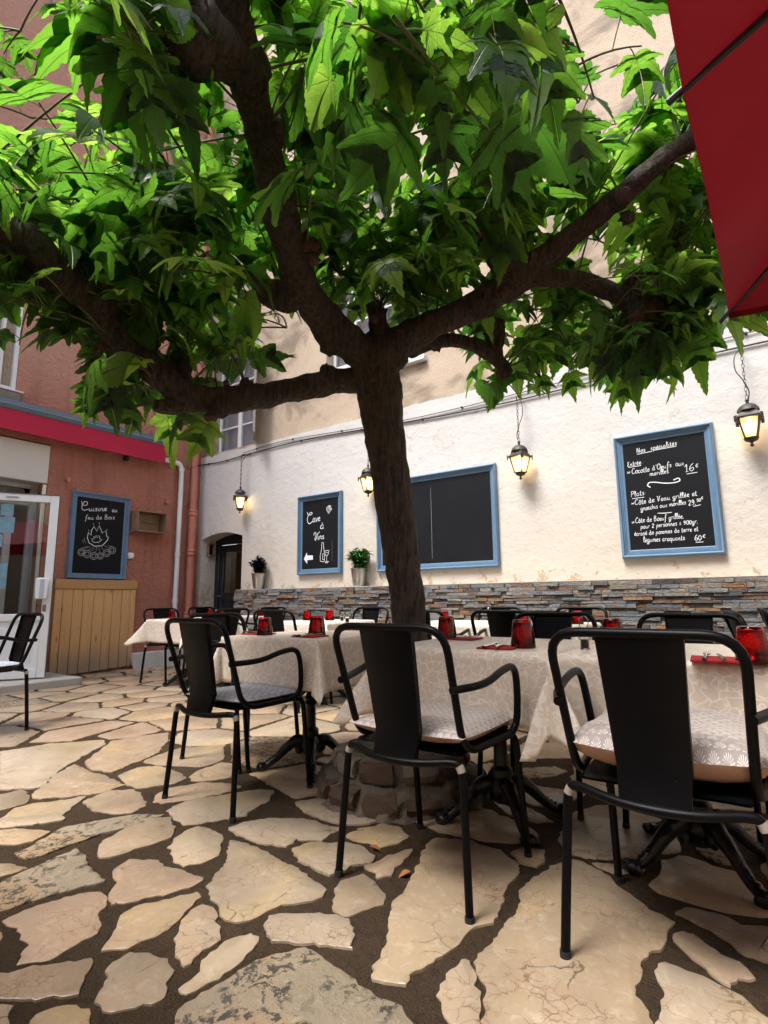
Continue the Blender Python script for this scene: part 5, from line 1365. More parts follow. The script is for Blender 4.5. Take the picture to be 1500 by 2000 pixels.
# ---------------------------------------------------------------- things on the tables
ZC = ZT + .0022
gm = MB()
gm.lathe([(.0445, .0), (.0450, .001), (.0448, .004), (.0385, .055), (.0335, .090), (.0318, .096), (.0290, .0985), (.001, .0985)], 28, dent=.030, capends=False)
gm.lathe([(.001, .0835), (.0270, .0835), (.0295, .080), (.0350, .052), (.0415, .003), (.0445, .0)], 28, dent=.030, capends=False)
gme = gm.mesh('tumbler', REDGL, True, True)
def glass(px, y, label, sc=1.0, z=ZC):
    o = bpy.data.objects.new('red_tumbler', gme); COL.objects.link(o); o.location = (col_x(px, y, ZC), y, z); o.rotation_euler = (0, 0, px * .7); o.scale = (sc, sc, sc)
    props(o, label, 'glass', 'upturned red tumblers'); return o
glass(517, 2.18, 'upturned red glass left of two on the front-left table')
glass(619, 2.30, 'upturned red glass right of two on the front-left table', 1.1)
glass(873, 2.40, 'upturned red glass beside the trunk on the middle front table', 1.1)
glass(1022, 2.12, 'upturned red glass in front of the napkin at centre right', 1.1)
glass(1472, 1.98, 'large upturned red glass at the right edge', 1.05)
glass(1199, 2.40, 'upturned red glass behind the nearest chair, beside the pepper shaker', 1.1)
glass(336, 3.92, 'upturned red glass on the table by the red wall')
glass(411, 4.60, 'upturned red glass left of two in front of the cellar door')
glass(436, 4.74, 'upturned red glass right of two in front of the cellar door')
glass(508, 4.84, 'upturned red glass farthest back, below the dark purple plant')
glass(600, 4.00, 'upturned red glass left of two below the narrow chalkboard')
glass(644, 4.05, 'upturned red glass right of two below the narrow chalkboard')
glass(868, 4.05, 'small upturned red glass just behind the large one beside the trunk')
glass(1022, 4.28, 'upturned red glass on the far table behind the centre-right glass')
glass(1128, 4.20, 'upturned red glass on the far table, seen over the far-side chair')
def napkin(x, y, rot, label):
    o = thing('napkin', label, 'napkin', (x, y, ZC), R_(rot), 'red napkins')
    b = MB(); b.box((-.07, -.075, 0), (.07, .075, .003), .001); b.box((-.069, -.074, .0032), (.068, .073, .006), .001); b.build('folded_paper', NAPK, o); return o
def fork(x, y, rot, label):
    o = thing('fork', label, 'fork', (x, y, ZC + .0085), R_(rot), 'forks on napkins')
    b = MB(); P = [(0, -.10, .002), (0, -.02, .003), (0, .03, .006), (0, .045, .005)]
    b.tube(catmull(P, 4), resample([.006, .0042, .0034, .006], 4), 6); b.build('handle', CHROME, o)
    b = MB(); b.box((-.0105, .042, .003), (.0105, .060, .006), .001)
    for k in range(4): b.tube(catmull([(-.009 + .006 * k, .058, .0045), (-.009 + .006 * k, .08, .007), (-.009 + .006 * k, .10, .013)], 3), .0017, 5)
    b.build('tines', CHROME, o); return o
def knife(x, y, rot, label):
    o = thing('knife', label, 'knife', (x, y, ZC + .0085), R_(rot), 'knives on napkins')
    MB().tube(catmull([(0, -.10, .003), (0, -.05, .004), (0, .0, .003)], 3), resample([.006, .007, .004], 3), 6).build('handle', CHROME, o)
    MB().prism([(-.004, 0), (.006, 0), (.008, .06), (.004, .10), (-.004, .105)], .002, .0035, lambda u, v, d: (u, v, d)).build('blade', CHROME, o, smooth=False); return o
for nm, (px, y), r in (('in front of the centre-right glass', (975, 2.06), 8), ('between the two glasses on the front-left table', (606, 2.20), 5), ('under the left glass of the front-left table', (505, 2.22), -85), ('right of the trunk-side glass', (905, 2.42), -88), ('by the large right-edge glass', (1400, 1.99), 6), ):
    x = col_x(px, y, ZC)
    napkin(x, y, r, 'folded red napkin ' + nm); fork(x - .028, y, r - 3, 'steel fork on the napkin ' + nm); knife(x + .012, y - .008, r + 4, 'steel knife on the napkin ' + nm)
for px, y, nm in ((338, 3.84, 'on the table by the red wall'), (980, 4.2, 'on the far table right of the trunk')): napkin(col_x(px, y, ZC), y, 4, 'folded red napkin ' + nm)
def shaker(px, y, label, fill, ring=True):
    o = thing('shaker', label, 'shaker', (col_x(px, y, ZC), y, ZC), px * .3, 'salt and pepper shakers')
    MB().lathe([(.017, 0), (.0185, .002), (.017, .03), (.0155, .055), (.0165, .060), (.0155, .0602), (.0145, .055), (.0160, .004)], 16, dent=.012).build('jar', CLEARGL, o)
    MB().lathe([(.014, .005), (.0145, .036), (.002, .037)], 14).build('contents', fill, o)
    MB().lathe([(.0168, .060), (.0172, .074), (.014, .081), (.004, .084)], 16).build('lid', CHROME, o)
    if ring: MB().tube([Vector((.017 * math.cos(t), 0, .100 + .024 * math.sin(t))) for t in [i * math.pi / 8 - .9 for i in range(15)]], .0017, 6).build('wire_loop', CHROME, o)
    return o
shaker(1143, 2.16, 'glass pepper shaker with wire loop behind the nearest chair', PEPPER)
shaker(678, 3.72, 'glass pepper shaker nearer of two left of the trunk', PEPPER, False)
shaker(668, 3.98, 'glass salt shaker farther of two left of the trunk', SALT, False)
shaker(957, 4.10, 'shaker with wire loop on the far table right of the trunk', SALT)
shaker(422, 4.66, 'salt shaker in front of the cellar door', SALT, False)
# clip holding the front-left cloth
cl = thing('cloth_clip', 'beige clip pinching the front-left tablecloth edge', 'clip', (-1.885, 2.16, ZT))
MB().tube(catmull([(-.03, 0, .004), (.012, 0, .006), (.018, 0, -.01), (.016, 0, -.035), (.010, 0, -.04)], 4), .004, 6).build('band', SALT, cl)
# dry leaves on the paving
for (px, py, nm) in ((733, 1655, 'orange dry leaf on the mortar beside the middle chair'), (790, 1703, 'pale orange dry leaf at the edge of a cracked slab')):
    p = on_ground(px, py, .014); o = thing('fallen_leaf', nm, 'leaf', p, rng.uniform(0, 6)); b = MB()
    leafy(b, (-.02, 0, .002), (1, .2, .1), (0, 0, 1), .042, .03, .5); b.build('blade', DRYL, o)
# ================================================================ THE TREE
tree = thing('mulberry_tree', 'pollarded tree with knotted limbs and broad lobed leaves, in the middle of the terrace', 'tree', (RING_C.x, RING_C.y, .1))
TO = Vector((RING_C.x, RING_C.y, .1))
def limb(name, spec, k=5, n=14, wob=.16, ws=9.0, seed=0.0, knobs=(), cut=()):
    """spec: (px, py, depth, radius_px)"""
    P = [at(x, y, d) - TO for x, y, d, r in spec]; Rr = [r * d / F_PX for x, y, d, r in spec]
    b = MB(); b.tube(catmull(P, k), resample(Rr, k), n, wob=wob, wscale=ws, seed=seed)
    for (x, y, d, r) in knobs: b.blob(at(x, y, d) - TO, r * d / F_PX, 12, .35, seed + x)
    o = b.build(name, BARK, tree, smooth=True)
    for i, (x, y, d, r) in enumerate(cut):
        MB().blob(at(x, y, d) - TO, r * d / F_PX, 10, .45, seed + i, (1, 1, .9)).build('pruning_scar', SCAR, o, smooth=True)
    return o
base = TO + Vector((0, 0, -.02))
bx, by, bd = proj(base)
limb('trunk', [(bx, by, bd, 42), (796, 1400, 2.82, 37), (801, 1300, 2.83, 34), (798, 1200, 2.85, 33.5), (786, 1100, 2.88, 35), (772, 1000, 2.91, 36.5), (759, 900, 2.95, 38), (747, 820, 2.98, 39.5), (740, 760, 3.0, 44), (735, 715, 3.02, 48), (738, 680, 3.03, 40), (745, 650, 3.05, 22)],
     8, 32, .10, 13, 1.0, knobs=((742, 700, 2.98, 46), (720, 730, 2.97, 30), (765, 690, 2.98, 34)), cut=((748, 695, 2.90, 17), (728, 742, 2.885, 8), (790, 652, 2.93, 15)))
limb('limb', [(738, 735, 3.0, 34), (705, 690, 2.95, 34), (660, 650, 2.86, 33), (615, 600, 2.72, 33), (585, 545, 2.58, 33), (566, 480, 2.44, 34), (548, 410, 2.30, 33), (528, 330, 2.16, 31), (512, 265, 2.06, 32), (498, 205, 1.97, 33), (478, 140, 1.88, 38), (452, 70, 1.80, 44), (432, 5, 1.74, 50), (415, -60, 1.70, 50), (400, -140, 1.66, 46)],
     8, 24, .24, 11, 2.0, knobs=((560, 575, 2.62, 36), (518, 255, 2.04, 36), (600, 490, 2.46, 24), (650, 660, 2.84, 34), (480, 130, 1.85, 44)), cut=((607, 478, 2.42, 17), (612, 505, 2.44, 13), (548, 265, 1.99, 8), (640, 632, 2.76, 8), (528, 560, 2.56, 16)))
limb('limb_burl', [(450, 110, 1.80, 40), (400, 85, 1.72, 58), (372, 62, 1.68, 62), (352, 40, 1.66, 44)], 5, 16, .22, 12, 3.0, knobs=((375, 85, 1.68, 56), (365, 20, 1.66, 50)))
limb('limb', [(735, 745, 3.02, 26), (690, 742, 3.0, 25), (640, 748, 2.97, 24), (580, 760, 2.92, 23.5), (520, 772, 2.86, 24), (460, 780, 2.80, 25), (405, 780, 2.74, 25), (360, 770, 2.68, 25), (322, 742, 2.63, 25), (288, 712, 2.59, 26), (250, 684, 2.54, 26), (222, 650, 2.49, 27), (200, 612, 2.45, 30), (170, 578, 2.40, 30), (125, 545, 2.34, 32), (80, 500, 2.27, 33), (30, 455, 2.20, 33), (-40, 420, 2.12, 32), (-120, 395, 2.05, 30)],
     8, 22, .24, 11, 4.0, knobs=((640, 730, 2.95, 18), (192, 600, 2.42, 34), (430, 795, 2.74, 22), (225, 655, 2.47, 24), (120, 540, 2.32, 36), (480, 752, 2.82, 14)), cut=((200, 678, 2.46, 9), (414, 812, 2.70, 13), (442, 750, 2.76, 7), (330, 790, 2.62, 10)))
limb('side_branch', [(395, 782, 2.72, 20), (350, 792, 2.66, 16), (315, 793, 2.61, 15), (303, 789, 2.59, 10)], 5, 12, .15, 12, 5.0)
limb('side_branch', [(365, 770, 2.70, 18), (358, 735, 2.72, 15), (362, 705, 2.75, 13), (352, 690, 2.77, 16)], 5, 12, .2, 14, 5.5, knobs=((340, 720, 2.74, 20),))
limb('side_branch', [(195, 598, 2.42, 20), (222, 568, 2.45, 17), (252, 545, 2.48, 15), (276, 536, 2.5, 17)], 5, 12, .25, 14, 6.0, knobs=((272, 536, 2.5, 17),))
limb('limb', [(745, 715, 3.0, 36), (775, 672, 2.98, 33), (820, 648, 2.95, 28), (870, 625, 2.92, 26), (920, 600, 2.90, 26), (965, 575, 2.88, 28), (1005, 550, 2.86, 30), (1035, 525, 2.85, 30), (1080, 490, 2.80, 23), (1130, 450, 2.74, 20.5), (1190, 402, 2.66, 21.5), (1250, 350, 2.58, 21), (1305, 305, 2.50, 20), (1360, 268, 2.43, 19), (1440, 225, 2.35, 16)],
     8, 22, .22, 11, 7.0, knobs=((1000, 545, 2.83, 36), (940, 600, 2.86, 24), (1215, 385, 2.60, 20), (1225, 425, 2.63, 14)), cut=((1217, 378, 2.545, 12), (1330, 275, 2.45, 9), (985, 572, 2.76, 9)))
limb('side_branch', [(1030, 535, 2.86, 24), (1080, 543, 2.90, 17), (1125, 545, 2.94, 16), (1170, 560, 2.98, 17.5), (1215, 578, 3.0, 20), (1245, 595, 3.01, 25), (1285, 605, 3.01, 22), (1315, 600, 3.02, 12)], 6, 14, .2, 11, 8.0, knobs=((1243, 606, 2.98, 26), (1275, 603, 2.99, 22), (1128, 536, 2.92, 9)), cut=((1243, 618, 2.94, 16), (1268, 606, 2.94, 14)))
limb('side_branch', [(1225, 575, 3.0, 13), (1232, 545, 3.01, 12), (1260, 530, 3.02, 10), (1290, 524, 3.03, 10)], 5, 10, .25, 14, 8.5)
limb('side_branch', [(1300, 600, 3.02, 14), (1345, 605, 3.05, 14), (1375, 590, 3.05, 16), (1383, 565, 3.05, 13), (1350, 552, 3.04, 9), (1335, 535, 3.04, 6)], 5, 10, .25, 14, 9.0)
limb('side_branch', [(1015, 545, 2.83, 28), (985, 518, 2.79, 26), (962, 490, 2.76, 20), (950, 462, 2.74, 17), (944, 440, 2.73, 13)], 5, 14, .25, 12, 9.5, knobs=((955, 475, 2.74, 20), (945, 450, 2.73, 16)), cut=((940, 455, 2.69, 11), (962, 462, 2.70, 10), (1040, 500, 2.78, 9)))
limb('side_branch', [(800, 685, 3.0, 16), (840, 672, 3.06, 13), (880, 664, 3.12, 13), (920, 672, 3.18, 14), (955, 690, 3.22, 15), (982, 715, 3.25, 13), (990, 738, 3.26, 10)], 6, 12, .2, 12, 10.0, knobs=((848, 668, 3.04, 16), (985, 725, 3.25, 14)))
limb('side_branch', [(962, 690, 3.22, 16), (968, 660, 3.22, 19), (964, 635, 3.22, 20), (962, 605, 3.20, 17), (968, 585, 3.16, 14)], 5, 12, .3, 16, 10.5, knobs=((964, 640, 3.2, 21),))
limb('side_branch', [(745, 680, 3.0, 24), (742, 640, 2.98, 20), (735, 610, 2.97, 17), (728, 590, 2.96, 12)], 5, 12, .25, 13, 11.0, knobs=((738, 615, 2.96, 19),), cut=((730, 622, 2.90, 9), (722, 608, 2.91, 7)))
limb('side_branch', [(540, 590, 2.60, 18), (515, 575, 2.56, 14), (495, 545, 2.53, 10), (475, 520, 2.5, 8)], 5, 10, .2, 13, 11.5)

# ---------------------------------------------------------------- leaves
def leaf_mesh(kind, seed, curl, fold, droop):
    """blade in the xy plane, base at origin, tip at +y (unit length); upper side +z"""
    lob = [(.0, .0), (.10, -.075), (.22, -.085), (.32, -.03), (.39, .06), (.52, .10), (.70, .17), (.52, .235), (.36, .27), (.40, .40), (.49, .56), (.58, .80), (.43, .67), (.30, .545), (.185, .45), (.215, .58), (.215, .74), (.15, .90), (.065, 1.04), (.0, 1.22)]
    heart = [(.0, .0), (.10, -.085), (.23, -.11), (.36, -.05), (.45, .06), (.50, .19), (.50, .33), (.46, .47), (.40, .60), (.32, .72), (.23, .83), (.13, .93), (.055, 1.01), (.0, 1.12)]
    nar = [(.0, .0), (.09, -.06), (.20, -.06), (.29, .0), (.36, .08), (.50, .17), (.38, .24), (.27, .29), (.31, .42), (.40, .66), (.29, .57), (.20, .47), (.15, .46), (.17, .62), (.15, .82), (.08, 1.04), (.0, 1.30)]
    base = (lob, heart, nar)[kind]; q = random.Random(seed); vs = []; uv = []; fs = []
    for side in (1, -1):
        out = []
        for i in range(len(base) - 1):
            a, b_ = Vector(base[i]), Vector(base[i + 1]); nseg = max(1, int((b_ - a).length / .048))
            nn_ = Vector(((b_ - a).y, -(b_ - a).x)).normalized()
            for j in range(nseg):
                p = a + (b_ - a) * j / nseg
                if j: p += nn_ * ((.020 if j % 2 else .002) + .016 * math.sin(math.pi * j / nseg) + q.uniform(-.005, .006))
                elif i: p = p * (1 + q.uniform(-.03, .03))
                out.append(p)
        out.append(Vector(base[-1])); k0 = len(vs); m = len(out)
        for p in out:
            for f_ in (1.0, .66, .33, 0.0):
                g_ = f_ ** .6 if f_ else 0
                x = p.x * f_ * side; y = p.y * g_ + (max(p.y, 0) * .80) * (1 - g_)
                ax = abs(x); th = math.atan2(ax, max(y, 1e-3))
                crease = .035 * abs(math.sin(th * 4.6)) * ax * 2      # blade dips at the palmate veins
                z = fold * ax - curl * ax * ax - droop * y * y * (1 + .4 * side * math.sin(seed)) - droop * .9 * max(ax - .3, 0) + crease + .03 * math.sin(y * 8 + seed + 2 * side) * ax * 2
                vs.append((x, y, z)); uv.append((x, y))
        for i in range(m - 1):
            for j in (0, 1, 2):
                f = (k0 + 4 * i + j, k0 + 4 * i + 4 + j, k0 + 4 * i + 5 + j, k0 + 4 * i + 1 + j); fs.append(f if side > 0 else f[::-1])
    return vs, fs, uv
LV = []
for i, (kd, cu, fo, dr_) in enumerate(((0, .25, .10, .14), (0, .45, .20, .28), (0, .15, .06, .38), (0, .5, .05, .22), (1, .35, .12, .30), (0, .3, .25, .45), (2, .3, .14, .24), (2, .4, .2, .42), (0, .35, .12, .5), (2, .2, .22, .18))):
    vs, fs, uv = leaf_mesh(kd, i * 3 + 1, cu, fo, dr_)
    b = MB(); b.add(vs, fs); b.uv = uv; b.att = [0.0] * len(vs)
    LV.append((np.array(vs), fs, np.array(uv), b.mesh('leaf', LEAF, True)))
# lower edge of the crown in image pixels (nothing hangs below it)
EDGE = [(-200, 680), (0, 690), (40, 715), (60, 770), (140, 800), (180, 850), (240, 880), (330, 905), (440, 885), (470, 790), (520, 720), (600, 700), (615, 660), (660, 632), (700, 632), (740, 632), (830, 645), (870, 640), (885, 775), (990, 795), (1005, 765), (1100, 775), (1160, 745), (1185, 785), (1225, 800), (1300, 765), (1370, 760), (1395, 690), (1410, 630), (1480, 640), (1600, 640)]
def edge_y(x):
    for (x0, y0), (x1, y1) in zip(EDGE, EDGE[1:]):
        if x0 <= x <= x1: return y0 + (y1 - y0) * (x - x0) / (x1 - x0)
    return 640
OPEN = [  # gaps where the walls show through: (x, y, rx, ry, chance of staying open)
 (1165, 120, 85, 160, .85), (640, 180, 50, 60, .5), (900, 330, 50, 60, .5), (420, 330, 40, 60, .5), (200, 300, 50, 50, .5), (1080, 420, 50, 40, .4), (30, 120, 50, 80, .5), (820, 280, 60, 40, .4), (760, 60, 50, 40, .5), (1190, 300, 60, 80, .5), (60, 300, 80, 110, .65), (130, 180, 90, 70, .5), (700, 100, 90, 60, .5), (760, 380, 50, 60, .4), (1250, 780, 40, 20, .0), (250, 845, 60, 60, .6), (330, 880, 60, 40, .5), (110, 740, 70, 50, .6), (200, 800, 40, 40, .5), (40, 230, 60, 60, .5), (290, 130, 40, 70, .6), (560, 640, 60, 50, .85), (450, 640, 50, 40, .5), (90, 690, 110, 35, .8), (40, 760, 40, 40, .9),
 (300, 800, 60, 30, .3), (150, 640, 60, 40, .4), (620, 350, 40, 60, .45), (560, 60, 50, 40, .5), (1000, 640, 60, 40, .6), (1110, 620, 40, 40, .5), (860, 720, 60, 30, 1.0), (500, 760, 60, 60, 1.0)]
C0v = Vector(C0)
LIMBS = []   # centre lines that must stay readable in the image: (px, py, depth, half width, strictness)
def keep(spec, w, k):
    for (x0, y0, d0), (x1, y1, d1) in zip(spec, spec[1:]):
        m = max(2, int(math.hypot(x1 - x0, y1 - y0) / 22))
        for i in range(m): t = i / m; LIMBS.append((x0 + (x1 - x0) * t, y0 + (y1 - y0) * t, d0 + (d1 - d0) * t, w, k))
keep([(735, 715, 3.0), (660, 650, 2.86), (585, 545, 2.58), (548, 410, 2.30), (512, 265, 2.06), (478, 140, 1.88), (432, 5, 1.74)], 62, .97)
keep([(400, 85, 1.72), (365, 50, 1.66)], 60, .9)
keep([(690, 742, 3.0), (580, 760, 2.92), (460, 780, 2.80), (360, 770, 2.68), (288, 712, 2.59), (222, 650, 2.49), (190, 600, 2.42)], 48, .96)
keep([(170, 578, 2.40), (80, 500, 2.27), (0, 440, 2.15)], 40, .93)
keep([(775, 672, 2.98), (870, 625, 2.92), (965, 575, 2.88), (1035, 525, 2.85), (1130, 450, 2.74), (1250, 350, 2.58), (1340, 285, 2.46)], 45, .93)
keep([(1080, 543, 2.90), (1170, 560, 2.98), (1245, 600, 3.01), (1290, 605, 3.01)], 34, .9); keep([(985, 518, 2.79), (945, 445, 2.73)], 36, .8)
keep([(850, 668, 3.06), (920, 672, 3.18), (985, 720, 3.25)], 34, .85); keep([(745, 650, 3.0), (735, 600, 2.97)], 36, .8); keep([(740, 720, 3.0), (760, 900, 2.9)], 60, 1.0)
LIMBS = np.array(LIMBS)
lr = random.Random(77); leaves = []; twigs = []
def add_leaf(p, tipdir, size, nrm):
    t = tipdir.normalized(); s = t.cross(nrm)
    if s.length < 1e-3: return False
    s = s.normalized(); n = s.cross(t).normalized()
    for f_ in (.55, 1.1):
        c = p + t * size * f_; x, y, d = proj(c)
        if d > .3 and -150 < x < 1650 and y > edge_y(x): return False
    c = p + t * size * .55; x, y, d = proj(c)
    if d < .75 and -700 < x < 2200: return False
    if (c - C0v).length < .8: return False
    if c.y > Y_WH - .35 or c.x < X_RED + .4: return False
    if c.x > -.22 and c.z < 2.85 and 0 < c.y < 2.75: return False           # parasol stands there
    if lr.random() < (.29 if c.y > 1.4 else .28): return False
    sz = size * F_PX / max(d, .3) * .33
    hit = (np.hypot(LIMBS[:, 0] - x, LIMBS[:, 1] - y) < LIMBS[:, 3] * .75 + sz) & (LIMBS[:, 2] > d - .04)
    if hit.any() and lr.random() < LIMBS[hit, 4].max(): return False
    for ox, oy, rx, ry, pr in OPEN:
        if ((x - ox) / rx) ** 2 + ((y - oy) / ry) ** 2 < 1 and lr.random() < pr: return False
    if (not (-40 < x < 1540 and y > -60)) and lr.random() < (.85 if c.y < 2.0 and c.x > -3.0 else .65): return False      # unseen leaves thinned to let more light onto the tables
    if c.z > 3.15 and (c.y > 2.0 or c.x < -2.6) and lr.random() < min(.75, (c.z - 3.15) * 1.1): return False
    leaves.append((p, t, s, n, size, lr.randrange(len(LV)), d, x, y)); return True
def shoot(src, direction, length, nleaf, lsize, sag=.25):
    d = Vector(direction).normalized(); P = []
    side = d.cross(Vector((0, 0, 1))); side = side.normalized() if side.length > .05 else Vector((1, 0, 0))
    bend = lr.uniform(-.2, .2)
    for i in range(9):
        t = i / 8; P.append(src + d * (length * t) + side * (bend * length * t * t) + Vector((0, 0, -sag * length * t * t)))
    got = 0; last = 0; ph = lr.uniform(0, 6.28)
    for k in range(nleaf):
        t = (k + .8) / nleaf; i = min(int(t * 8), 7); q = P[i] + (P[i + 1] - P[i]) * (t * 8 - i); tg = (P[i + 1] - P[i]).normalized()
        ph += 2.4
        o = (side * math.cos(ph) + side.cross(d) * math.sin(ph)); o = (o + tg * .5).normalized()
        pet = lr.uniform(.04, .11); b0 = q + o * pet + Vector((0, 0, .015))
        tip = Vector((o.x, o.y, 0)) * 1.0 + tg * .35 + Vector((lr.uniform(-.3, .3), lr.uniform(-.3, .3), -lr.uniform(.05, .85)))
        nr = Vector((lr.uniform(-.45, .45), lr.uniform(-.45, .45), 1.0)) + o * lr.uniform(0, .5)
        if add_leaf(b0, tip, lsize * lr.uniform(.62, 1.28), nr):
            got += 1; last = i + 1; twigs.append(([q, q + o * pet * .5 + Vector((0, 0, .012)), b0], .0022, True))
    if got: twigs.append((P[:max(last + 1, 3)], .0055, False))
SRC = [  # (px, py, depth, shoots, spread up/out, leaf size)
 (400, 60, 1.68, 9, .17), (450, 60, 1.78, 6, .17), (480, 150, 1.86, 6, .17), (518, 260, 2.03, 7, .17), (560, 400, 2.3, 7, .17), (600, 490, 2.44, 8, .17), (560, 575, 2.6, 4, .17), (400, -120, 1.66, 7, .17),
 (360, 715, 2.74, 7, .155), (345, 780, 2.66, 5, .15), (430, 800, 2.72, 5, .15), (480, 755, 2.82, 4, .15), (272, 540, 2.5, 8, .165), (195, 600, 2.42, 9, .17), (120, 540, 2.32, 10, .175), (60, 480, 2.24, 9, .175), (-20, 430, 2.14, 9, .175), (-110, 400, 2.05, 7, .175), (225, 655, 2.47, 5, .16), (300, 720, 2.6, 5, .15),
 (738, 610, 2.96, 9, .17), (760, 650, 2.98, 4, .16), (850, 630, 2.92, 4, .17), (945, 450, 2.73, 9, .175), (960, 480, 2.74, 5, .17), (1035, 520, 2.84, 6, .165), (1130, 450, 2.74, 6, .165), (1215, 385, 2.62, 8, .165), (1330, 285, 2.46, 9, .165), (1430, 230, 2.35, 7, .165),
 (1245, 600, 3.0, 8, .155), (1285, 600, 3.02, 7, .155), (1290, 525, 3.03, 6, .16), (1340, 545, 3.04, 6, .16), (1380, 575, 3.05, 6, .155), (968, 600, 3.18, 6, .16), (985, 720, 3.25, 7, .155), (964, 640, 3.2, 4, .155), (1128, 540, 2.93, 3, .16)]
trunk_c = Vector((-1.7, 2.5, 2.2))
for (px, py, d, ns, ls) in SRC:
    s = at(px, py, d); outw = s - trunk_c; outw.z = 0; outw = outw.normalized() if outw.length > .1 else Vector((0, 0, 0))
    for k in range(max(2, int(ns * .72))):
        a = lr.uniform(0, 6.283); h = Vector((math.cos(a), math.sin(a), 0))
        up = lr.choice((.25, .6, 1.0, 1.5, 2.2)); v = outw * lr.uniform(0, .9) + h * lr.uniform(.4, 1.0) + Vector((0, 0, up))
        shoot(s, v, lr.uniform(.45, 1.15), lr.randint(7, 9), ls * 1.08, lr.uniform(.12, .5))
# short leafy tufts that hang below the limbs
for (px, py, d, ns, ls) in [(1245, 620, 2.97, 5, .19), (1290, 615, 3.0, 5, .19), (1340, 610, 3.02, 4, .19), (1060, 640, 3.25, 4, .18), (990, 740, 3.24, 6, .17), (1215, 640, 2.98, 5, .19), (1300, 650, 3.0, 5, .19), (1370, 620, 3.04, 4, .19), (300, 770, 2.6, 5, .18), (400, 805, 2.68, 5, .18), (200, 720, 2.5, 4, .18), (250, 750, 2.55, 4, .18), (120, 610, 2.32, 6, .17), (40, 560, 2.22, 7, .17), (850, 60, 1.35, 6, .17), (900, 120, 1.45, 4, .17), (800, -60, 1.3, 6, .17), (1000, 20, 1.5, 5, .17), (200, 40, 1.5, 5, .18), (90, -40, 1.45, 6, .18), (720, 420, 2.7, 5, .17), (800, 470, 2.75, 5, .17), (870, 520, 2.8, 4, .17), (660, 300, 2.4, 5, .18), (760, 250, 2.3, 5, .18), (880, 350, 2.5, 5, .18), (300, 330, 2.1, 6, .19), (200, 420, 2.2, 6, .18), (380, 430, 2.3, 6, .19), (430, 560, 2.45, 4, .18), (650, 120, 2.0, 4, .18), (1050, 130, 2.1, 4, .17), (980, 250, 2.3, 4, .17), (1160, 560, 3.1, 4, .16), (700, 520, 2.8, 4, .17), (660, 560, 2.85, 4, .15), (700, 590, 3.1, 4, .15), (770, 560, 3.0, 4, .16)]:
    s = at(px, py, d)
    for k in range(ns):
        a = lr.uniform(0, 6.283); shoot(s + Vector((lr.uniform(-.1, .1), lr.uniform(-.1, .1), lr.uniform(-.02, .12))), (math.cos(a), math.sin(a), lr.uniform(-.3, .5)), lr.uniform(.18, .45), lr.randint(4, 6), ls, .4)
# back of the crown, towards the white wall, open to the sky
for (px, py, d, ns, ls) in [(40, 60, 2.9, 4, .16), (130, 120, 2.8, 4, .16), (220, 30, 2.7, 4, .16), (60, 230, 3.0, 3, .16), (320, 180, 2.9, 3, .16), (180, 260, 3.1, 3, .16), (620, 60, 3.0, 4, .16), (720, 150, 3.2, 4, .16), (840, 230, 3.3, 4, .16), (640, 260, 3.2, 4, .16), (940, 130, 3.2, 4, .16), (1060, 60, 3.1, 4, .16), (1130, 200, 3.2, 5, .16), (1230, 120, 3.0, 5, .16), (1200, 290, 3.1, 5, .16), (1290, 240, 2.9, 4, .16), (1080, 330, 3.3, 4, .16), (980, 370, 3.4, 4, .16), (1260, 400, 3.2, 4, .16), (1340, 420, 3.2, 4, .16), (760, 330, 3.4, 4, .16), (880, 420, 3.4, 3, .16), (1170, 470, 3.4, 4, .16), (660, 420, 3.3, 3, .16), (450, 420, 3.0, 3, .16), (350, 520, 3.0, 3, .16), (560, 640, 3.1, 3, .15), (480, 620, 3.0, 3, .15)]:
    s = at(px, py, d)
    for k in range(ns):
        a = lr.uniform(0, 6.283); shoot(s, (math.cos(a), math.sin(a), lr.uniform(-.1, .6)), lr.uniform(.3, .6), lr.randint(5, 7), ls, .3)
def in_view(l): return l[6] > .4 and -60 < l[7] < 1560 and -80 < l[8] < 950
order = sorted(range(len(leaves)), key=lambda i: -(leaves[i][4] / leaves[i][6] if in_view(leaves[i]) else 0))
bv, bf, buv, ba = [], [], [], []; off = 0
for rank, i in enumerate(order):
    p, t, s, n, size, vi, d, x, y = leaves[i]
    M = Matrix(((s.x * size, t.x * size, n.x * size, p.x - TO.x), (s.y * size, t.y * size, n.y * size, p.y - TO.y), (s.z * size, t.z * size, n.z * size, p.z - TO.z), (0, 0, 0, 1)))
    if rank < 300 and in_view(leaves[i]):
        o = bpy.data.objects.new('leaf', LV[vi][3]); COL.objects.link(o); o.parent = tree; o.matrix_local = M
    else:
        A = np.array(M); v = LV[vi][0] @ A[:3, :3].T + A[:3, 3]
        bv.append(v); bf += [tuple(q + off for q in f) for f in LV[vi][1]]; buv.append(LV[vi][2]); ba += [lr.random()] * len(v); off += len(v)
b = MB(); b.v = [tuple(v) for v in np.concatenate(bv)]; b.f = bf; b.uv = np.concatenate(buv); b.att = ba
props(b.build('crown', LEAF, tree, smooth=True), kind='stuff')
TWIG = simple('green_brown_shoot', (.075, .085, .03), .6, var=.4, vs=9)
PETI = simple('pale_leaf_stalk', (.20, .26, .06), .5)
tb = MB()
for P, r, isp in twigs:
    if isp: tb.tube([q - TO for q in P], r, 4, cap=False)
    else:
        m = len(P); MB().tube([q - TO for q in P], [r * (1 - .6 * i / m) for i in range(m)], 6, cap=False).build('shoot', TWIG, tree, smooth=True)
props(tb.build('leaf_stalks', PETI, tree, smooth=True), kind='stuff')
print('leaves', len(leaves), 'shoots', sum(1 for t in twigs if not t[2]))

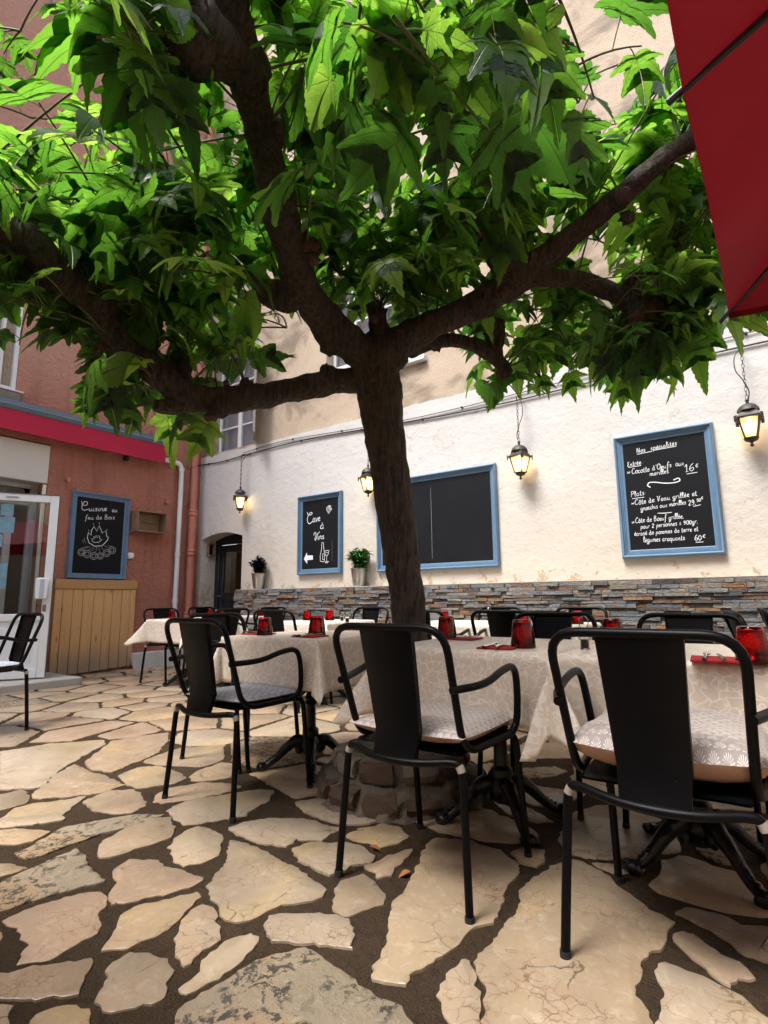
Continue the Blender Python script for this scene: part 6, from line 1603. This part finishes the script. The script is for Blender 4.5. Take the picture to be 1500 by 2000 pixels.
# ---------------------------------------------------------------- ring of stones round the foot
ring = thing('tree_ring', 'low two-step ring of rough brown stones and mortar round the trunk foot', 'planter', (RING_C.x, RING_C.y, 0))
qr = random.Random(13)
def jit(b, k0, amp, sd):
    for i in range(k0, len(b.v)):
        v = Vector(b.v[i]); b.v[i] = tuple(v + Vector((mnoise.noise(v * 16 + Vector((sd, 0, 0))), mnoise.noise(v * 16 + Vector((0, sd, 0))), mnoise.noise(v * 16 + Vector((0, 0, sd))) * .6)) * amp)
core = MB(); core.lathe([(.42, .0), (.41, .015), (.40, .03), (.395, .05), (.385, .07), (.375, .085), (.36, .098), (.345, .105), (.33, .108), (.312, .112), (.308, .13), (.305, .15), (.30, .17), (.285, .195), (.27, .205), (.25, .21), (.21, .214), (.16, .214), (.12, .215), (.002, .215)], 110, capends=False)
jit(core, 0, .03, 3.0); jit(core, 0, .02, 8.0)
for i_, v_ in enumerate(core.v):
    q_ = Vector(v_); core.v[i_] = tuple(q_ + Vector((q_.x, q_.y, .12)).normalized() * (.010 * mnoise.noise(q_ * 40) + .004 * mnoise.noise(q_ * 90)))
core.build('mortar', BASEM, ring, smooth=True)
for lvl, (r, n_, z0, z1, dp) in enumerate(((.385, 13, .022, .088, .07), (.300, 10, .125, .192, .07))):
    for k in range(n_):
        a0 = 2 * math.pi * (k + .10 + lvl * .4) / n_; a1 = 2 * math.pi * (k + .86 + lvl * .4) / n_; rr = r + .022 + qr.uniform(-.008, .014)
        b = MB(); vs = []; N = 4; zt = z1 + qr.uniform(-.012, .008); zb = z0 + qr.uniform(-.006, .008)
        for i in range(N + 1):
            a = a0 + (a1 - a0) * i / N
            for (q, z) in ((rr, zb), (rr + .012, (zb + zt) / 2), (rr - .004, zt), (rr - dp, zt + .004), (rr - dp, zb)): vs.append((q * math.cos(a), q * math.sin(a), z))
        fs = [(5 * i + j, 5 * i + (j + 1) % 5, 5 * i + 5 + (j + 1) % 5, 5 * i + 5 + j) for i in range(N) for j in range(5)] + [(0, 1, 2, 3, 4), tuple(5 * N + j for j in (4, 3, 2, 1, 0))]
        b.add(vs, fs); jit(b, 0, .016, k * 3.1 + lvl); b.build('ring_stone', REDBR if qr.random() < .7 else STONE, ring, smooth='auto', fix=True)
# ================================================================ PARASOL
ps = thing('parasol', 'square dark red parasol overhead at the top right', 'parasol', (1.2, 1.33, 0), 0, 'dark red terrace parasols')
ZR, ZH, HS = 2.10, 2.74, 1.28
def ppt(x, y):   # canopy surface: height falls with the larger of |x|,|y|; slight sag between the ribs
    return ZR + (ZH - ZR) * (1 - max(abs(x), abs(y)) / HS) 
tips = []
for k in range(8):
    a = k * math.pi / 4; c, s = math.cos(a), math.sin(a); m = max(abs(c), abs(s)); tips.append((HS * c / m, HS * s / m))
for k in range(8):
    (x0, y0), (x1, y1) = tips[k], tips[(k + 1) % 8]; b = MB(); n = 16; vs = []
    for i in range(n + 1):
        t = i / n
        for j in range(n + 1):
            s = j / n; x = (x0 * (1 - s) + x1 * s) * t; y = (y0 * (1 - s) + y1 * s) * t
            sag = -.055 * math.sin(math.pi * s) * t * (1.2 - .5 * t); inw = 1 - .008 * math.sin(math.pi * s) * t
            vs.append((x * inw, y * inw, ppt(x, y) + sag + .022 * mnoise.noise(Vector((x * 2.6, y * 2.6, k))) * t + .008 * math.sin(14 * s + 3 * t) * t * math.sin(math.pi * s)))
    b.add(vs, [(i * (n + 1) + j, (i + 1) * (n + 1) + j, (i + 1) * (n + 1) + j + 1, i * (n + 1) + j + 1) for i in range(n) for j in range(n)])
    b.build('canopy_panel', PARA, ps, smooth=True)
    e = vs[n * (n + 1):(n + 1) * (n + 1)]; hm = MB()
    hm.add([v for p in e for v in (p, (p[0] * .972, p[1] * .972, p[2] + .012 - .006), (p[0] * .999, p[1] * .999, p[2] - .028))], [(3 * i, 3 * i + 3, 3 * i + 5, 3 * i + 2) for i in range(n)])
    hm.build('hem', PARA, ps, smooth=True)
RIBM = simple('dark_parasol_rib', (.022, .022, .024), .4)
for k in range(8):
    x, y = tips[k]; e = 1.025
    MB().tube([(0, 0, ZH - .035), (x * .5, y * .5, ppt(x * .5, y * .5) - .022), (x * e, y * e, ZR - .016)], .0095, 8).build('rib', RIBM, ps)
    MB().tube([(.03 * x, .03 * y, 2.05), (x * .5, y * .5, ppt(x * .5, y * .5) - .03)], .007, 6).build('strut', RIBM, ps)
MB().tube([(0, 0, .06), (0, 0, 2.82)], .024, 12).build('pole', RIBM, ps)
MB().lathe([(.05, 2.0), (.055, 2.01), (.055, 2.07), (.03, 2.09)], 14).build('runner', RIBM, ps)
MB().box((-.28, -.28, .014), (.28, .28, .075), .02).build('base_slab', CONC, ps)
MB().lathe([(.03, 2.80), (.035, 2.82), (.02, 2.86), (.003, 2.88)], 12).build('top_cap', RIBM, ps)
# unseen copy added behind the camera to shade the foreground
twin = copy_tree(ps); twin.location = (-1.45, -1.45, 0); twin['label'] = 'added unseen dark red parasol behind the viewpoint, shading the foreground'
